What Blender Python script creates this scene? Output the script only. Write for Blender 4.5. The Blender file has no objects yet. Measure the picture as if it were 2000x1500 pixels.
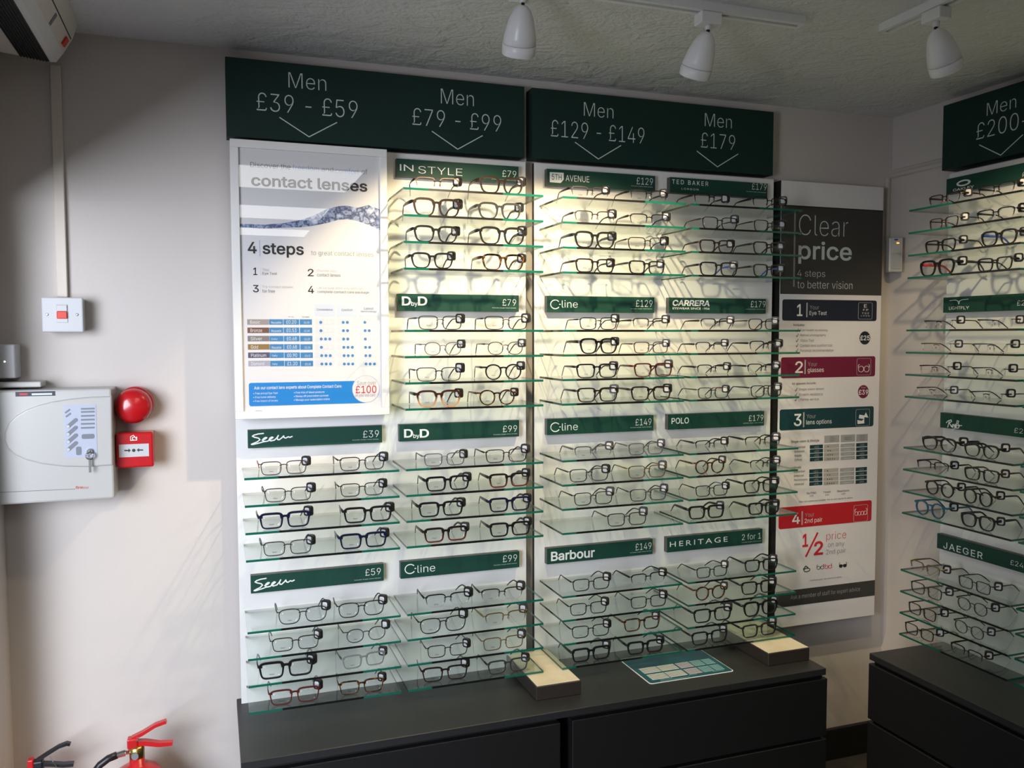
import bpy, bmesh, math, random
import numpy as np
from mathutils import Vector, Matrix
from mathutils.geometry import delaunay_2d_cdt
random.seed(7)
PI = math.pi
SC = bpy.context.scene
COL = SC.collection

# ------------------------------------------------------------------ camera
F = 1656.92
YAW, PITCH, ROLL = 0.33929, 0.05681, -0.00242
CAM = Vector((-0.06989, -2.43097, 1.55))
cy_, sy_, cp_, sp_ = math.cos(YAW), math.sin(YAW), math.cos(PITCH), math.sin(PITCH)
FW = Vector((sy_ * cp_, cy_ * cp_, -sp_)); RT0 = Vector((cy_, -sy_, 0)); UP0 = RT0.cross(FW)
RT = RT0 * math.cos(ROLL) + UP0 * math.sin(ROLL); UP = -RT0 * math.sin(ROLL) + UP0 * math.cos(ROLL)
cd = bpy.data.cameras.new('camera'); cam = bpy.data.objects.new('camera', cd); COL.objects.link(cam)
cd.sensor_width = 36; cd.lens = 36 * F / 2000; cd.clip_start = 0.02
M = Matrix((RT, UP, -FW)).transposed().to_4x4(); M.translation = CAM
cam.matrix_world = M
SC.camera = cam

# ------------------------------------------------------------------ light, sky, exposure
SC.view_settings.view_transform = 'Standard'; SC.view_settings.look = 'None'
SC.view_settings.gamma = 1; SC.view_settings.use_curve_mapping = False
SC.view_settings.exposure = 0.0
try:
    SC.cycles.transparent_max_bounces = 40
    SC.cycles.max_bounces = 10
    SC.cycles.sample_clamp_indirect = 4
except Exception:
    pass
wd = bpy.data.worlds.new('world'); SC.world = wd; wd.use_nodes = True
wd.node_tree.nodes['Background'].inputs[0].default_value = (0.72, 0.82, 1, 1)
wd.node_tree.nodes['Background'].inputs[1].default_value = 0.3

def area(name, loc, aim, sx, sy, power, color, spread=PI):
    l = bpy.data.lights.new(name, 'AREA'); l.shape = 'RECTANGLE'; l.size = sx; l.size_y = sy
    l.energy = power; l.color = color; l.spread = spread
    o = bpy.data.objects.new(name, l); COL.objects.link(o); o.location = loc
    o.rotation_euler = (Vector(aim) - Vector(loc)).to_track_quat('-Z', 'Z').to_euler()
    return o
# daylight from the street, falling in at a slant through the glazed shopfront in the left wall
area('street_daylight', (-2.25, -3.55, 1.70), (0.2, 0.0, 1.1), 2.0, 1.9, 232, (0.84, 0.89, 1.0))

# ------------------------------------------------------------------ materials
MATS = {}
def mat(name, col, rough=0.5, metal=0.0, spec=0.5, emis=None, estr=0, noise=0.0, nscale=20, bump=0.0, bscale=60, coat=0.0):
    if name in MATS: return MATS[name]
    m = bpy.data.materials.new(name); m.use_nodes = True; nt = m.node_tree; b = nt.nodes['Principled BSDF']
    b.inputs['Base Color'].default_value = (*col, 1); b.inputs['Roughness'].default_value = rough
    b.inputs['Metallic'].default_value = metal; b.inputs['Specular IOR Level'].default_value = spec
    b.inputs['Coat Weight'].default_value = coat
    if emis: b.inputs['Emission Color'].default_value = (*emis, 1); b.inputs['Emission Strength'].default_value = estr
    if noise or bump:
        tc = nt.nodes.new('ShaderNodeTexCoord')
    if noise:
        n = nt.nodes.new('ShaderNodeTexNoise'); n.inputs['Scale'].default_value = nscale; n.inputs['Detail'].default_value = 4
        nt.links.new(tc.outputs['Object'], n.inputs['Vector'])
        mx = nt.nodes.new('ShaderNodeMix'); mx.data_type = 'RGBA'
        mx.inputs[6].default_value = (*[c * (1 - noise) for c in col], 1); mx.inputs[7].default_value = (*[min(1, c * (1 + noise)) for c in col], 1)
        nt.links.new(n.outputs['Fac'], mx.inputs[0]); nt.links.new(mx.outputs[2], b.inputs['Base Color'])
    if bump:
        n2 = nt.nodes.new('ShaderNodeTexNoise'); n2.inputs['Scale'].default_value = bscale; n2.inputs['Detail'].default_value = 6
        nt.links.new(tc.outputs['Object'], n2.inputs['Vector'])
        bp = nt.nodes.new('ShaderNodeBump'); bp.inputs['Strength'].default_value = bump; bp.inputs['Distance'].default_value = 0.01
        nt.links.new(n2.outputs['Fac'], bp.inputs['Height']); nt.links.new(bp.outputs['Normal'], b.inputs['Normal'])
    MATS[name] = m
    return m

def clear(name, tint, rough, ior):
    m = bpy.data.materials.new(name); m.use_nodes = True; nt = m.node_tree; nt.nodes.clear()
    o = nt.nodes.new('ShaderNodeOutputMaterial'); mx = nt.nodes.new('ShaderNodeMixShader')
    t = nt.nodes.new('ShaderNodeBsdfTransparent'); g = nt.nodes.new('ShaderNodeBsdfGlossy')
    t.inputs[0].default_value = (*tint, 1); g.inputs['Roughness'].default_value = rough
    lw = nt.nodes.new('ShaderNodeLayerWeight'); lw.inputs[0].default_value = 0.5          # Schlick: f0 + (1-f0) * (1-cos)^5
    pw = nt.nodes.new('ShaderNodeMath'); pw.operation = 'POWER'; pw.inputs[1].default_value = 5
    f = nt.nodes.new('ShaderNodeMath'); f.operation = 'MULTIPLY_ADD'; f0 = ((ior - 1) / (ior + 1)) ** 2; f.inputs[1].default_value = 1 - f0; f.inputs[2].default_value = f0
    nt.links.new(lw.outputs['Facing'], pw.inputs[0]); nt.links.new(pw.outputs[0], f.inputs[0])
    nt.links.new(f.outputs[0], mx.inputs[0]); nt.links.new(t.outputs[0], mx.inputs[1]); nt.links.new(g.outputs[0], mx.inputs[2])
    nt.links.new(mx.outputs[0], o.inputs[0]); MATS[name] = m
    return m

def ramp_mat(name, stops, scale, rough=0.35, detail=3, coord='Object', zgrad=None):
    m = bpy.data.materials.new(name); m.use_nodes = True; nt = m.node_tree; b = nt.nodes['Principled BSDF']
    tc = nt.nodes.new('ShaderNodeTexCoord'); r = nt.nodes.new('ShaderNodeValToRGB')
    while len(r.color_ramp.elements) < len(stops): r.color_ramp.elements.new(0.5)
    for e, (p, c) in zip(r.color_ramp.elements, stops): e.position = p; e.color = (*c, 1)
    if zgrad:
        sp = nt.nodes.new('ShaderNodeSeparateXYZ'); mr = nt.nodes.new('ShaderNodeMapRange')
        nt.links.new(tc.outputs['Object'], sp.inputs[0]); nt.links.new(sp.outputs['Z'], mr.inputs[0])
        mr.inputs[1].default_value, mr.inputs[2].default_value = zgrad
        nt.links.new(mr.outputs[0], r.inputs[0])
    else:
        n = nt.nodes.new('ShaderNodeTexNoise'); n.inputs['Scale'].default_value = scale; n.inputs['Detail'].default_value = detail
        nt.links.new(tc.outputs[coord], n.inputs['Vector']); nt.links.new(n.outputs['Fac'], r.inputs[0])
    nt.links.new(r.outputs[0], b.inputs['Base Color']); b.inputs['Roughness'].default_value = rough
    MATS[name] = m
    return m

mat('wall_paint', (0.60, 0.555, 0.52), 0.85, noise=0.03, nscale=2.5, bump=0.04, bscale=90)
mat('floor_vinyl', (0.045, 0.042, 0.04), 0.5, noise=0.2, nscale=30)
mat('skirting_black', (0.008, 0.008, 0.008), 0.6)
mat('white_panel', (0.80, 0.80, 0.79), 0.35, noise=0.01, nscale=3)
mat('panel_edge', (0.02, 0.018, 0.016), 0.5)
mat('sign_green', (0.013, 0.060, 0.044), 0.5, spec=0.25, noise=0.03, nscale=8)
mat('sign_side', (0.085, 0.075, 0.068), 0.5)
mat('header_green', (0.0085, 0.031, 0.025), 0.5, spec=0.25, noise=0.03, nscale=4)
mat('header_text', (0.62, 0.68, 0.66), 0.5)
mat('white_text', (0.85, 0.87, 0.86), 0.45)
mat('grey_text', (0.42, 0.43, 0.43), 0.5)
mat('black_text', (0.02, 0.02, 0.022), 0.5)
mat('dark_grey_text', (0.13, 0.13, 0.14), 0.5)
mat('blue_text', (0.22, 0.36, 0.62), 0.5)
mat('red_text', (0.62, 0.02, 0.03), 0.5)
mat('frame_white', (0.80, 0.79, 0.77), 0.4)
mat('paper', (0.80, 0.79, 0.80), 0.6)
mat('pale_blue', (0.66, 0.73, 0.84), 0.6)
mat('pale_grey', (0.72, 0.74, 0.78), 0.6)
mat('mid_blue', (0.05, 0.24, 0.52), 0.5)
mat('banner_blue', (0.01, 0.24, 0.66), 0.5)
mat('circle_rim', (0.45, 0.50, 0.72), 0.5)
for n_, c_ in (('row_basic', (0.36, 0.32, 0.31)), ('row_bronze', (0.19, 0.085, 0.06)), ('row_silver', (0.22, 0.21, 0.21)), ('row_gold', (0.30, 0.19, 0.06)), ('row_platinum', (0.10, 0.085, 0.17)), ('row_diamond', (0.42, 0.41, 0.50))):
    mat(n_, c_, 0.5)
mat('tower_dark', (0.045, 0.043, 0.040), 0.5)
mat('tower_white', (0.78, 0.76, 0.76), 0.5)
mat('tower_bar', (0.30, 0.29, 0.28), 0.5)
mat('navy_banner', (0.008, 0.012, 0.028), 0.45)
mat('plum_banner', (0.17, 0.006, 0.036), 0.45)
mat('teal_banner', (0.006, 0.045, 0.052), 0.45)
mat('red_banner', (0.52, 0.012, 0.020), 0.45)
mat('beige_cell', (0.42, 0.40, 0.36), 0.5)
mat('grey_cell', (0.36, 0.37, 0.37), 0.5)
mat('counter_black', (0.021, 0.022, 0.0235), 0.42, noise=0.15, nscale=60)
mat('drawer_black', (0.0075, 0.0078, 0.0085), 0.5, noise=0.15, nscale=50)
mat('gap_black', (0.004, 0.004, 0.004), 0.7)
mat('plinth_dark', (0.028, 0.022, 0.019), 0.5)
ramp_mat('plinth_cream', [(0.3, (0.62, 0.55, 0.40)), (0.7, (0.74, 0.68, 0.54))], 14, 0.4)
mat('plastic_white', (0.55, 0.555, 0.57), 0.35)
mat('plastic_cream', (0.50, 0.495, 0.47), 0.3)
mat('plastic_trunk', (0.66, 0.60, 0.52), 0.45)
mat('plastic_grey', (0.17, 0.185, 0.22), 0.4)
mat('keypad', (0.44, 0.48, 0.58), 0.4)
mat('alarm_red', (0.50, 0.008, 0.012), 0.25, coat=0.3)
mat('switch_red', (0.70, 0.035, 0.02), 0.4)
mat('chrome', (0.75, 0.75, 0.76), 0.18, 1.0)
mat('brass', (0.60, 0.42, 0.12), 0.3, 1.0)
mat('ext_red', (0.52, 0.012, 0.014), 0.3, coat=0.2)
mat('rubber', (0.012, 0.013, 0.018), 0.38)
mat('lamp_white', (0.80, 0.80, 0.80), 0.3)
mat('lamp_led', (1, 0.9, 0.7), 0.4, emis=(1, 0.86, 0.62), estr=6)
mat('panel_light', (1, 1, 1), 0.5, emis=(1, 0.99, 0.97), estr=5)
mat('led_orange', (1, 0.35, 0.05), 0.4, emis=(1, 0.35, 0.04), estr=3)
mat('heater_cream', (0.72, 0.68, 0.60), 0.45)
mat('heater_lip', (0.74, 0.73, 0.71), 0.45)
mat('grille_black', (0.012, 0.012, 0.013), 0.5)
mat('pir_window', (0.42, 0.42, 0.41), 0.3)
mat('sticker_blue', (0.02, 0.06, 0.25), 0.5)
mat('teal_leaf', (0.008, 0.085, 0.12), 0.3)
mat('leaf_cell', (0.55, 0.58, 0.58), 0.35)
mat('leaf_cell_lilac', (0.44, 0.42, 0.47), 0.35)
mat('leaf_cell_teal', (0.20, 0.38, 0.42), 0.35)
mat('leaf_white', (0.85, 0.86, 0.87), 0.4)
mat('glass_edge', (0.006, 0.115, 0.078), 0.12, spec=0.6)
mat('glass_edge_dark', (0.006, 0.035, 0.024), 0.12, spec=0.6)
mat('rail_image_black', (0.005, 0.006, 0.006), 0.3)  # painted refraction: back rail as seen through the glass, no rail modelled
clear('shelf_glass', (0.945, 0.975, 0.96), 0.015, 1.45)
clear('lens_clear', (0.975, 0.98, 0.98), 0.02, 1.4)
clear('cover_clear', (0.985, 0.985, 0.985), 0.01, 1.5)
ramp_mat('water', [(0.30, (0.70, 0.74, 0.84)), (0.43, (0.30, 0.38, 0.60)), (0.52, (0.03, 0.045, 0.13)), (0.60, (0.42, 0.50, 0.70)), (0.75, (0.05, 0.08, 0.22))], 55, 0.5, 8)
# spectacle materials
for n_, c_ in (('ac_black', (0.008, 0.008, 0.009)), ('ac_brown', (0.015, 0.0075, 0.005)), ('ac_navy', (0.006, 0.008, 0.030)), ('ac_grey', (0.030, 0.031, 0.034)),
               ('ac_red', (0.075, 0.014, 0.010)), ('ac_blue', (0.012, 0.10, 0.18)), ('ac_orange', (0.40, 0.10, 0.03)), ('ac_royal', (0.03, 0.10, 0.50)),
               ('ac_scarlet', (0.60, 0.03, 0.03)), ('ac_crystal', (0.17, 0.18, 0.19)), ('ac_plum', (0.014, 0.005, 0.005))):
    mat(n_, c_, 0.28, spec=0.5)
for n_, c_ in (('mt_black', (0.018, 0.018, 0.02)), ('mt_gun', (0.055, 0.055, 0.06)), ('mt_silver', (0.15, 0.15, 0.16)), ('mt_gold', (0.20, 0.145, 0.065)), ('mt_brown', (0.045, 0.027, 0.02))):
    mat(n_, c_, 0.35, 0.6)
ramp_mat('ac_tortoise', [(0.40, (0.010, 0.006, 0.004)), (0.52, (0.035, 0.013, 0.005)), (0.64, (0.20, 0.075, 0.018))], 130, 0.28)
ramp_mat('ac_fade', [(0.35, (0.50, 0.27, 0.12)), (0.75, (0.045, 0.014, 0.008))], 1, 0.28, zgrad=(0.0, 0.042))
ramp_mat('ac_redfade', [(0.20, (0.10, 0.022, 0.016)), (0.75, (0.012, 0.008, 0.008))], 1, 0.28, zgrad=(0.0, 0.036))
mat('pad', (0.35, 0.34, 0.32), 0.3)
mat('tag_black', (0.012, 0.012, 0.013), 0.4)
mat('tag_white', (0.62, 0.62, 0.64), 0.45)
mat('tag_print', (0.25, 0.25, 0.27), 0.5)

def ceiling_mat():
    m = bpy.data.materials.new('artex_ceiling'); m.use_nodes = True; nt = m.node_tree; b = nt.nodes['Principled BSDF']
    b.inputs['Base Color'].default_value = (0.72, 0.72, 0.72, 1); b.inputs['Roughness'].default_value = 0.55
    tc = nt.nodes.new('ShaderNodeTexCoord'); n1 = nt.nodes.new('ShaderNodeTexNoise'); n2 = nt.nodes.new('ShaderNodeTexNoise')
    n1.inputs['Scale'].default_value = 9; n1.inputs['Detail'].default_value = 8; n1.inputs['Distortion'].default_value = 1.2
    n2.inputs['Scale'].default_value = 70; n2.inputs['Detail'].default_value = 4
    ad = nt.nodes.new('ShaderNodeMath'); ad.operation = 'MULTIPLY_ADD'; ad.inputs[1].default_value = 0.35
    nt.links.new(tc.outputs['Object'], n1.inputs['Vector']); nt.links.new(tc.outputs['Object'], n2.inputs['Vector'])
    nt.links.new(n2.outputs['Fac'], ad.inputs[0]); nt.links.new(n1.outputs['Fac'], ad.inputs[2])
    bp = nt.nodes.new('ShaderNodeBump'); bp.inputs['Strength'].default_value = 0.9; bp.inputs['Distance'].default_value = 0.02
    nt.links.new(ad.outputs[0], bp.inputs['Height']); nt.links.new(bp.outputs['Normal'], b.inputs['Normal'])
    MATS['artex_ceiling'] = m
ceiling_mat()

# ------------------------------------------------------------------ helpers
def new_mesh(name, V, Fc, mats, mi=None, smooth=False):
    me = bpy.data.meshes.new(name); me.from_pydata([tuple(v) for v in V], [], Fc)
    for m in mats: me.materials.append(MATS[m])
    if mi:
        me.polygons.foreach_set('material_index', mi)
    if smooth: me.polygons.foreach_set('use_smooth', [True] * len(me.polygons))
    me.update()
    return me
def link(name, me, parent=None):
    o = bpy.data.objects.new(name, me); COL.objects.link(o)
    if parent is not None: o.parent = parent
    return o
def tag(o, label, cat, group=None, kind=None):
    if label: o['label'] = label
    if cat: o['category'] = cat
    if group: o['group'] = group
    if kind: o['kind'] = kind
    return o
ORG = {}
def root(name, loc, label=None, cat=None, group=None, kind=None):
    o = bpy.data.objects.new(name, None); COL.objects.link(o); o.location = loc; o.empty_display_size = 0.02
    ORG[o] = Vector(loc)
    return tag(o, label, cat, group, kind)
def put(name, V, Fc, m, parent=None, loc=None, smooth=False, mi=None):
    """mesh given in world coordinates; parented to a root (or to a part of it) or standing alone with its origin at loc"""
    mats = [m] if isinstance(m, str) else m
    if parent is not None:
        og = ORG[parent]
        o = link(name, new_mesh(name, [Vector(v) - og for v in V], Fc, mats, mi, smooth), parent)
    else:
        og = Vector(loc) if loc is not None else Vector((0, 0, 0))
        o = link(name, new_mesh(name, [Vector(v) - og for v in V], Fc, mats, mi, smooth)); o.location = og
    ORG[o] = og
    return o
def boxd(x0, x1, y0, y1, z0, z1, bev=0.0, seg=2):
    bm = bmesh.new()
    V = [bm.verts.new(p) for p in ((x0, y0, z0), (x1, y0, z0), (x1, y1, z0), (x0, y1, z0), (x0, y0, z1), (x1, y0, z1), (x1, y1, z1), (x0, y1, z1))]
    for f in ((3, 2, 1, 0), (4, 5, 6, 7), (0, 1, 5, 4), (1, 2, 6, 5), (2, 3, 7, 6), (3, 0, 4, 7)): bm.faces.new([V[i] for i in f])
    if bev: bmesh.ops.bevel(bm, geom=bm.edges[:], offset=bev, segments=seg, profile=0.5, affect='EDGES')
    return dump(bm)
def dump(bm):
    bm.verts.index_update()
    V = [v.co.copy() for v in bm.verts]; Fc = [[v.index for v in f.verts] for f in bm.faces]; bm.free()
    return V, Fc
def join(*parts):
    V = []; Fc = []
    for v, f in parts:
        n = len(V); V += list(v); Fc += [[i + n for i in q] for q in f]
    return V, Fc
def tube(pts, r, n=8, rz=None, caps=True, closed=False):
    """tube along points; r radius or list; rz gives a second half-axis (measured along world Z-ish) for flat bars"""
    pts = [Vector(p) for p in pts]; N = len(pts)
    rs = r if isinstance(r, (list, tuple)) else [r] * N
    r2 = rz if isinstance(rz, (list, tuple)) else ([rz] * N if rz else rs)
    V = []; Fc = []
    for i, p in enumerate(pts):
        if closed: t = pts[(i + 1) % N] - pts[i - 1]
        else: t = pts[min(i + 1, N - 1)] - pts[max(i - 1, 0)]
        t.normalize()
        ref = Vector((0, 0, 1)) if abs(t.z) < 0.9 else Vector((0, 1, 0))
        a = t.cross(ref).normalized(); b = a.cross(t).normalized()
        for k in range(n):
            q = 2 * PI * k / n + (PI / 4 if n == 4 else 0)
            V.append(p + a * math.cos(q) * rs[i] + b * math.sin(q) * r2[i])
    for i in range(N if closed else N - 1):
        j = (i + 1) % N
        for k in range(n):
            Fc.append([i * n + k, i * n + (k + 1) % n, j * n + (k + 1) % n, j * n + k])
    if caps and not closed:
        Fc.append([k for k in range(n)][::-1]); Fc.append([(N - 1) * n + k for k in range(n)])
    return V, Fc
def lathe(prof, origin, axis, n=28, cap0=True, cap1=True):
    """prof: list of (radius, distance along axis)"""
    ax = Vector(axis).normalized(); ref = Vector((0, 0, 1)) if abs(ax.z) < 0.9 else Vector((1, 0, 0))
    a = ax.cross(ref).normalized(); b = ax.cross(a).normalized(); og = Vector(origin)
    V = []; Fc = []
    for r, h in prof:
        for k in range(n):
            q = 2 * PI * k / n
            V.append(og + ax * h + a * math.cos(q) * r + b * math.sin(q) * r)
    for i in range(len(prof) - 1):
        for k in range(n):
            Fc.append([i * n + k, i * n + (k + 1) % n, (i + 1) * n + (k + 1) % n, (i + 1) * n + k])
    if cap0: Fc.append(list(range(n))[::-1])
    if cap1: Fc.append([(len(prof) - 1) * n + k for k in range(n)])
    return V, Fc

# a "plane" is a wall-parallel sheet: ('B', y) on the back wall, text runs +X; ('R', x) on the right wall, text runs -Y; ('T', z) table top, text runs +X, up = +Y
def ray(u, v): return FW + RT * ((u - 1000) / F) + UP * ((750 - v) / F)
def hit(pl, u, v):
    d = ray(u, v)
    ax = {'B': 1, 'R': 0, 'T': 2}[pl[0]]
    k = (pl[1] - CAM[ax]) / d[ax]; p = CAM + d * k
    return {'B': (p.x, p.z), 'R': (-p.y, p.z), 'T': (p.x, p.y)}[pl[0]]
def p3(pl, s, z, off=0.0):
    return {'B': lambda: Vector((s, pl[1] - off, z)), 'R': lambda: Vector((pl[1] - off, -s, z)), 'T': lambda: Vector((s, z, pl[1] + off))}[pl[0]]()
def prism(pl, pts, o0, o1):
    """polygon (s,z counter-clockwise) from offset o0 to o1 in front of the sheet"""
    n = len(pts)
    V = [p3(pl, s, z, o1) for s, z in pts] + [p3(pl, s, z, o0) for s, z in pts]
    Fc = [list(range(n)), list(range(2 * n - 1, n - 1, -1))]
    for i in range(n):
        j = (i + 1) % n; Fc.append([i, n + i, n + j, j])
    return V, Fc
def prisms(pl, polys, o0, o1):
    """several overlapping polygons, each a hair higher than the one before"""
    return join(*[prism(pl, q, o0, o1 + 0.00001 * i) for i, q in enumerate(polys)])
def rect(s0, s1, z0, z1): return [(s0, z0), (s1, z0), (s1, z1), (s0, z1)]
def rrect(s0, s1, z0, z1, r, n=4):
    out = []
    for cx, cz, a0 in ((s1 - r, z0 + r, -PI / 2), (s1 - r, z1 - r, 0), (s0 + r, z1 - r, PI / 2), (s0 + r, z0 + r, PI)):
        for k in range(n + 1):
            a = a0 + PI / 2 * k / n; out.append((cx + r * math.cos(a), cz + r * math.sin(a)))
    return out
def ellipse(cx, cz, rx, rz, n=24): return [(cx + rx * math.cos(2 * PI * k / n), cz + rz * math.sin(2 * PI * k / n)) for k in range(n)]
def strip(pts, w):
    """thin polyline as quads (s,z)"""
    out = []
    for (a, b) in zip(pts[:-1], pts[1:]):
        d = Vector((b[0] - a[0], b[1] - a[1])); d.normalize(); nrm = Vector((-d.y, d.x)) * w / 2
        e = d * w * 0.3
        out.append([(a[0] - nrm.x - e.x, a[1] - nrm.y - e.y), (b[0] - nrm.x + e.x, b[1] - nrm.y + e.y), (b[0] + nrm.x + e.x, b[1] + nrm.y + e.y), (a[0] + nrm.x - e.x, a[1] + nrm.y - e.y)])
    return out
TXT = {}
FONT = None
try:
    import os                                                    # the sans serif that ships inside Blender; the built-in face stands in if it is missing
    FONT = bpy.data.fonts.load(os.path.join(bpy.utils.resource_path('LOCAL'), 'datafiles', 'fonts', 'Inter.woff2'))
except Exception:
    FONT = None
def glyphs(s, off=0.0, shear=0.0, space=1.0):
    """flat lettering: the font's outlines, made lighter or heavier by off, filled by winding number (strokes of a letter may overlap)"""
    key = (s, off, shear, space)
    if key not in TXT:
        c = bpy.data.curves.new('t', 'FONT'); c.body = s; c.size = 1; c.shear = shear; c.space_character = space
        if FONT and 'I' not in s: c.font = FONT                  # that face has a barred capital I, the signs a plain one
        c.resolution_u = 3; c.fill_mode = 'NONE'; c.dimensions = '2D'
        o = bpy.data.objects.new('t', c); me = bpy.data.meshes.new_from_object(o)
        P = [v.co.xy.copy() for v in me.vertices]; nxt = {e.vertices[0]: e.vertices[1] for e in me.edges}
        bpy.data.objects.remove(o); bpy.data.curves.remove(c); bpy.data.meshes.remove(me)
        loops = []; seen = set()
        for a in list(nxt):
            if a in seen: continue
            lp = []; q = a
            while q in nxt and q not in seen: seen.add(q); lp.append(P[q]); q = nxt[q]
            cl = [p for k0, p in enumerate(lp) if (p - lp[k0 - 1]).length > 1e-5]
            if len(cl) > 2: loops.append(cl)
        sg = 1 if sum((lp[k0 - 1].x * p.y - p.x * lp[k0 - 1].y) for lp in loops for k0, p in enumerate(lp)) > 0 else -1
        pts = []; eds = []
        for lp in loops:
            n = len(lp); b0 = len(pts)
            for k0, p in enumerate(lp):
                d1 = (p - lp[k0 - 1]).normalized(); d2 = (lp[(k0 + 1) % n] - p).normalized()
                n1 = Vector((d1.y, -d1.x)); n2 = Vector((d2.y, -d2.x)); m = (n1 + n2) / max(0.35, 1 + n1.dot(n2))
                pts.append(p + m * (off * sg)); eds.append((b0 + k0, b0 + (k0 + 1) % n))
        r = delaunay_2d_cdt(pts, eds, [], 0, 1e-6); V2 = np.array([(v.x, v.y) for v in r[0]]); T3 = np.array([f for f in r[2] if len(f) == 3])
        cen = V2[T3].mean(axis=1); A = np.array([(pts[a].x, pts[a].y) for a, b in eds]); B = np.array([(pts[b].x, pts[b].y) for a, b in eds])
        wn = np.zeros(len(cen))
        for k0 in range(0, len(cen), 400):
            cx, cy = cen[k0:k0 + 400, 0:1], cen[k0:k0 + 400, 1:2]
            left = (B[:, 0] - A[:, 0]) * (cy - A[:, 1]) - (cx - A[:, 0]) * (B[:, 1] - A[:, 1])
            wn[k0:k0 + 400] = ((A[:, 1] <= cy) & (B[:, 1] > cy) & (left > 0)).sum(1) - ((A[:, 1] > cy) & (B[:, 1] <= cy) & (left < 0)).sum(1)
        Fc = [[int(i0) for i0 in f] for f, w0 in zip(T3, wn) if w0 != 0]
        ids = sorted({i0 for f in Fc for i0 in f}); mp = {a: b for b, a in enumerate(ids)}
        V = [Vector((V2[i0][0], V2[i0][1], 0)) for i0 in ids]; Fc = [[mp[i0] for i0 in f] for f in Fc]
        TXT[key] = (V, Fc, min(v.x for v in V), max(v.x for v in V), min(v.y for v in V), max(v.y for v in V))
    return TXT[key]
def text_geo(pl, s, s0, s1, z0, z1, off=0.0006, w=0.0, shear=0.0, space=1.0):
    V, Fc, a, b, c, d = glyphs(s, w, shear, space)
    kx = (s1 - s0) / (b - a); kz = (z1 - z0) / (d - c)
    return [p3(pl, s0 + (v.x - a) * kx, z0 + (v.y - c) * kz, off + v.z) for v in V], Fc
def text_px(pl, s, u0, u1, vt, vb, **k):
    s0 = hit(pl, u0, (vt + vb) / 2)[0]; s1 = hit(pl, u1, (vt + vb) / 2)[0]
    zt = hit(pl, u0, vt)[1]; zb = hit(pl, u0, vb)[1]
    return text_geo(pl, s, s0, s1, zb, zt, **k)
def split_words(geo, pl):
    """one geometry per word of a line of lettering"""
    V, Fc = geo; ax = 1 if pl[0] == 'R' else 0; sg = -1 if pl[0] == 'R' else 1
    h = max(v.z for v in V) - min(v.z for v in V); fs = sorted(Fc, key=lambda f: min(sg * V[i][ax] for i in f)); out = []; end = -1e9
    for f in fs:
        lo = min(sg * V[i][ax] for i in f); hi = max(sg * V[i][ax] for i in f)
        if lo > end + .22 * h: out.append([])
        out[-1].append(f); end = max(end, hi)
    res = []
    for grp in out:
        ids = sorted({i for f in grp for i in f}); mp = {a: b for b, a in enumerate(ids)}
        res.append(([V[i] for i in ids], [[mp[i] for i in f] for f in grp]))
    return res
def box_px(pl, u0, u1, vt, vb, o0=0, o1=0.0006, r=0):
    """rectangle from its left edge (u0, vt..vb) and its right u"""
    s0, zt = hit(pl, u0, vt); _, zb = hit(pl, u0, vb); s1 = hit(pl, u1, (vt + vb) / 2)[0]
    return prism(pl, rrect(s0, s1, zb, zt, r) if r else rect(s0, s1, zb, zt), o0, o1)

# ------------------------------------------------------------------ setting
YW, XR, XL, ZC = 0.04, 2.262, -0.582, 2.33
YF = -5.6
def structure(name, geo, m): return tag(put(name, geo[0], geo[1], m), None, None, kind='structure')
structure('floor', boxd(XL - .12, XR + .1, YF - .1, YW + .1, -0.1, 0), 'floor_vinyl')
structure('ceiling', boxd(XL - .12, XR + .1, YF - .1, YW + .1, ZC, ZC + .1), 'artex_ceiling')
structure('wall_back', boxd(XL - .12, XR + .1, YW, YW + .1, 0, ZC), 'wall_paint')
structure('wall_right', boxd(XR, XR + .1, YF - .1, YW, 0, ZC), 'wall_paint')
structure('wall_front', boxd(XL - .12, XR, YF - .1, YF, 0, ZC), 'wall_paint')
# left wall: short jamb by the corner, lintel over the glazed shopfront, and the wall behind the camera
structure('wall_left', join(boxd(XL - .1, XL, -0.15, YW, 0, ZC), boxd(XL - .1, XL, -2.08, -0.15, 1.89, ZC), boxd(XL - .1, XL, -2.08, -0.15, 0, 0.06), boxd(XL - .1, XL, YF, -2.08, 0, ZC)), 'wall_paint')
structure('baseboard_back', boxd(XL, XR, YW - .016, YW, 0, 0.115, 0.003), 'skirting_black')
structure('baseboard_right', boxd(XR - .016, XR, YF, YW - .016, 0, 0.115, 0.003), 'skirting_black')
rail = [(0, 0), (0.010, 0.004), (0.016, 0.012), (0.010, 0.020), (0.006, 0.028), (0, 0.032)]
V = [Vector((XR - d, y, 2.113 + h)) for y in (YF, YW) for d, h in rail]; n_ = len(rail)
Fc = [[i, (i + 1) % n_, n_ + (i + 1) % n_, n_ + i] for i in range(n_)] + [list(range(n_))[::-1], list(range(n_, 2 * n_))]
structure('trim_1', (V, Fc), 'wall_paint')

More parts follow.
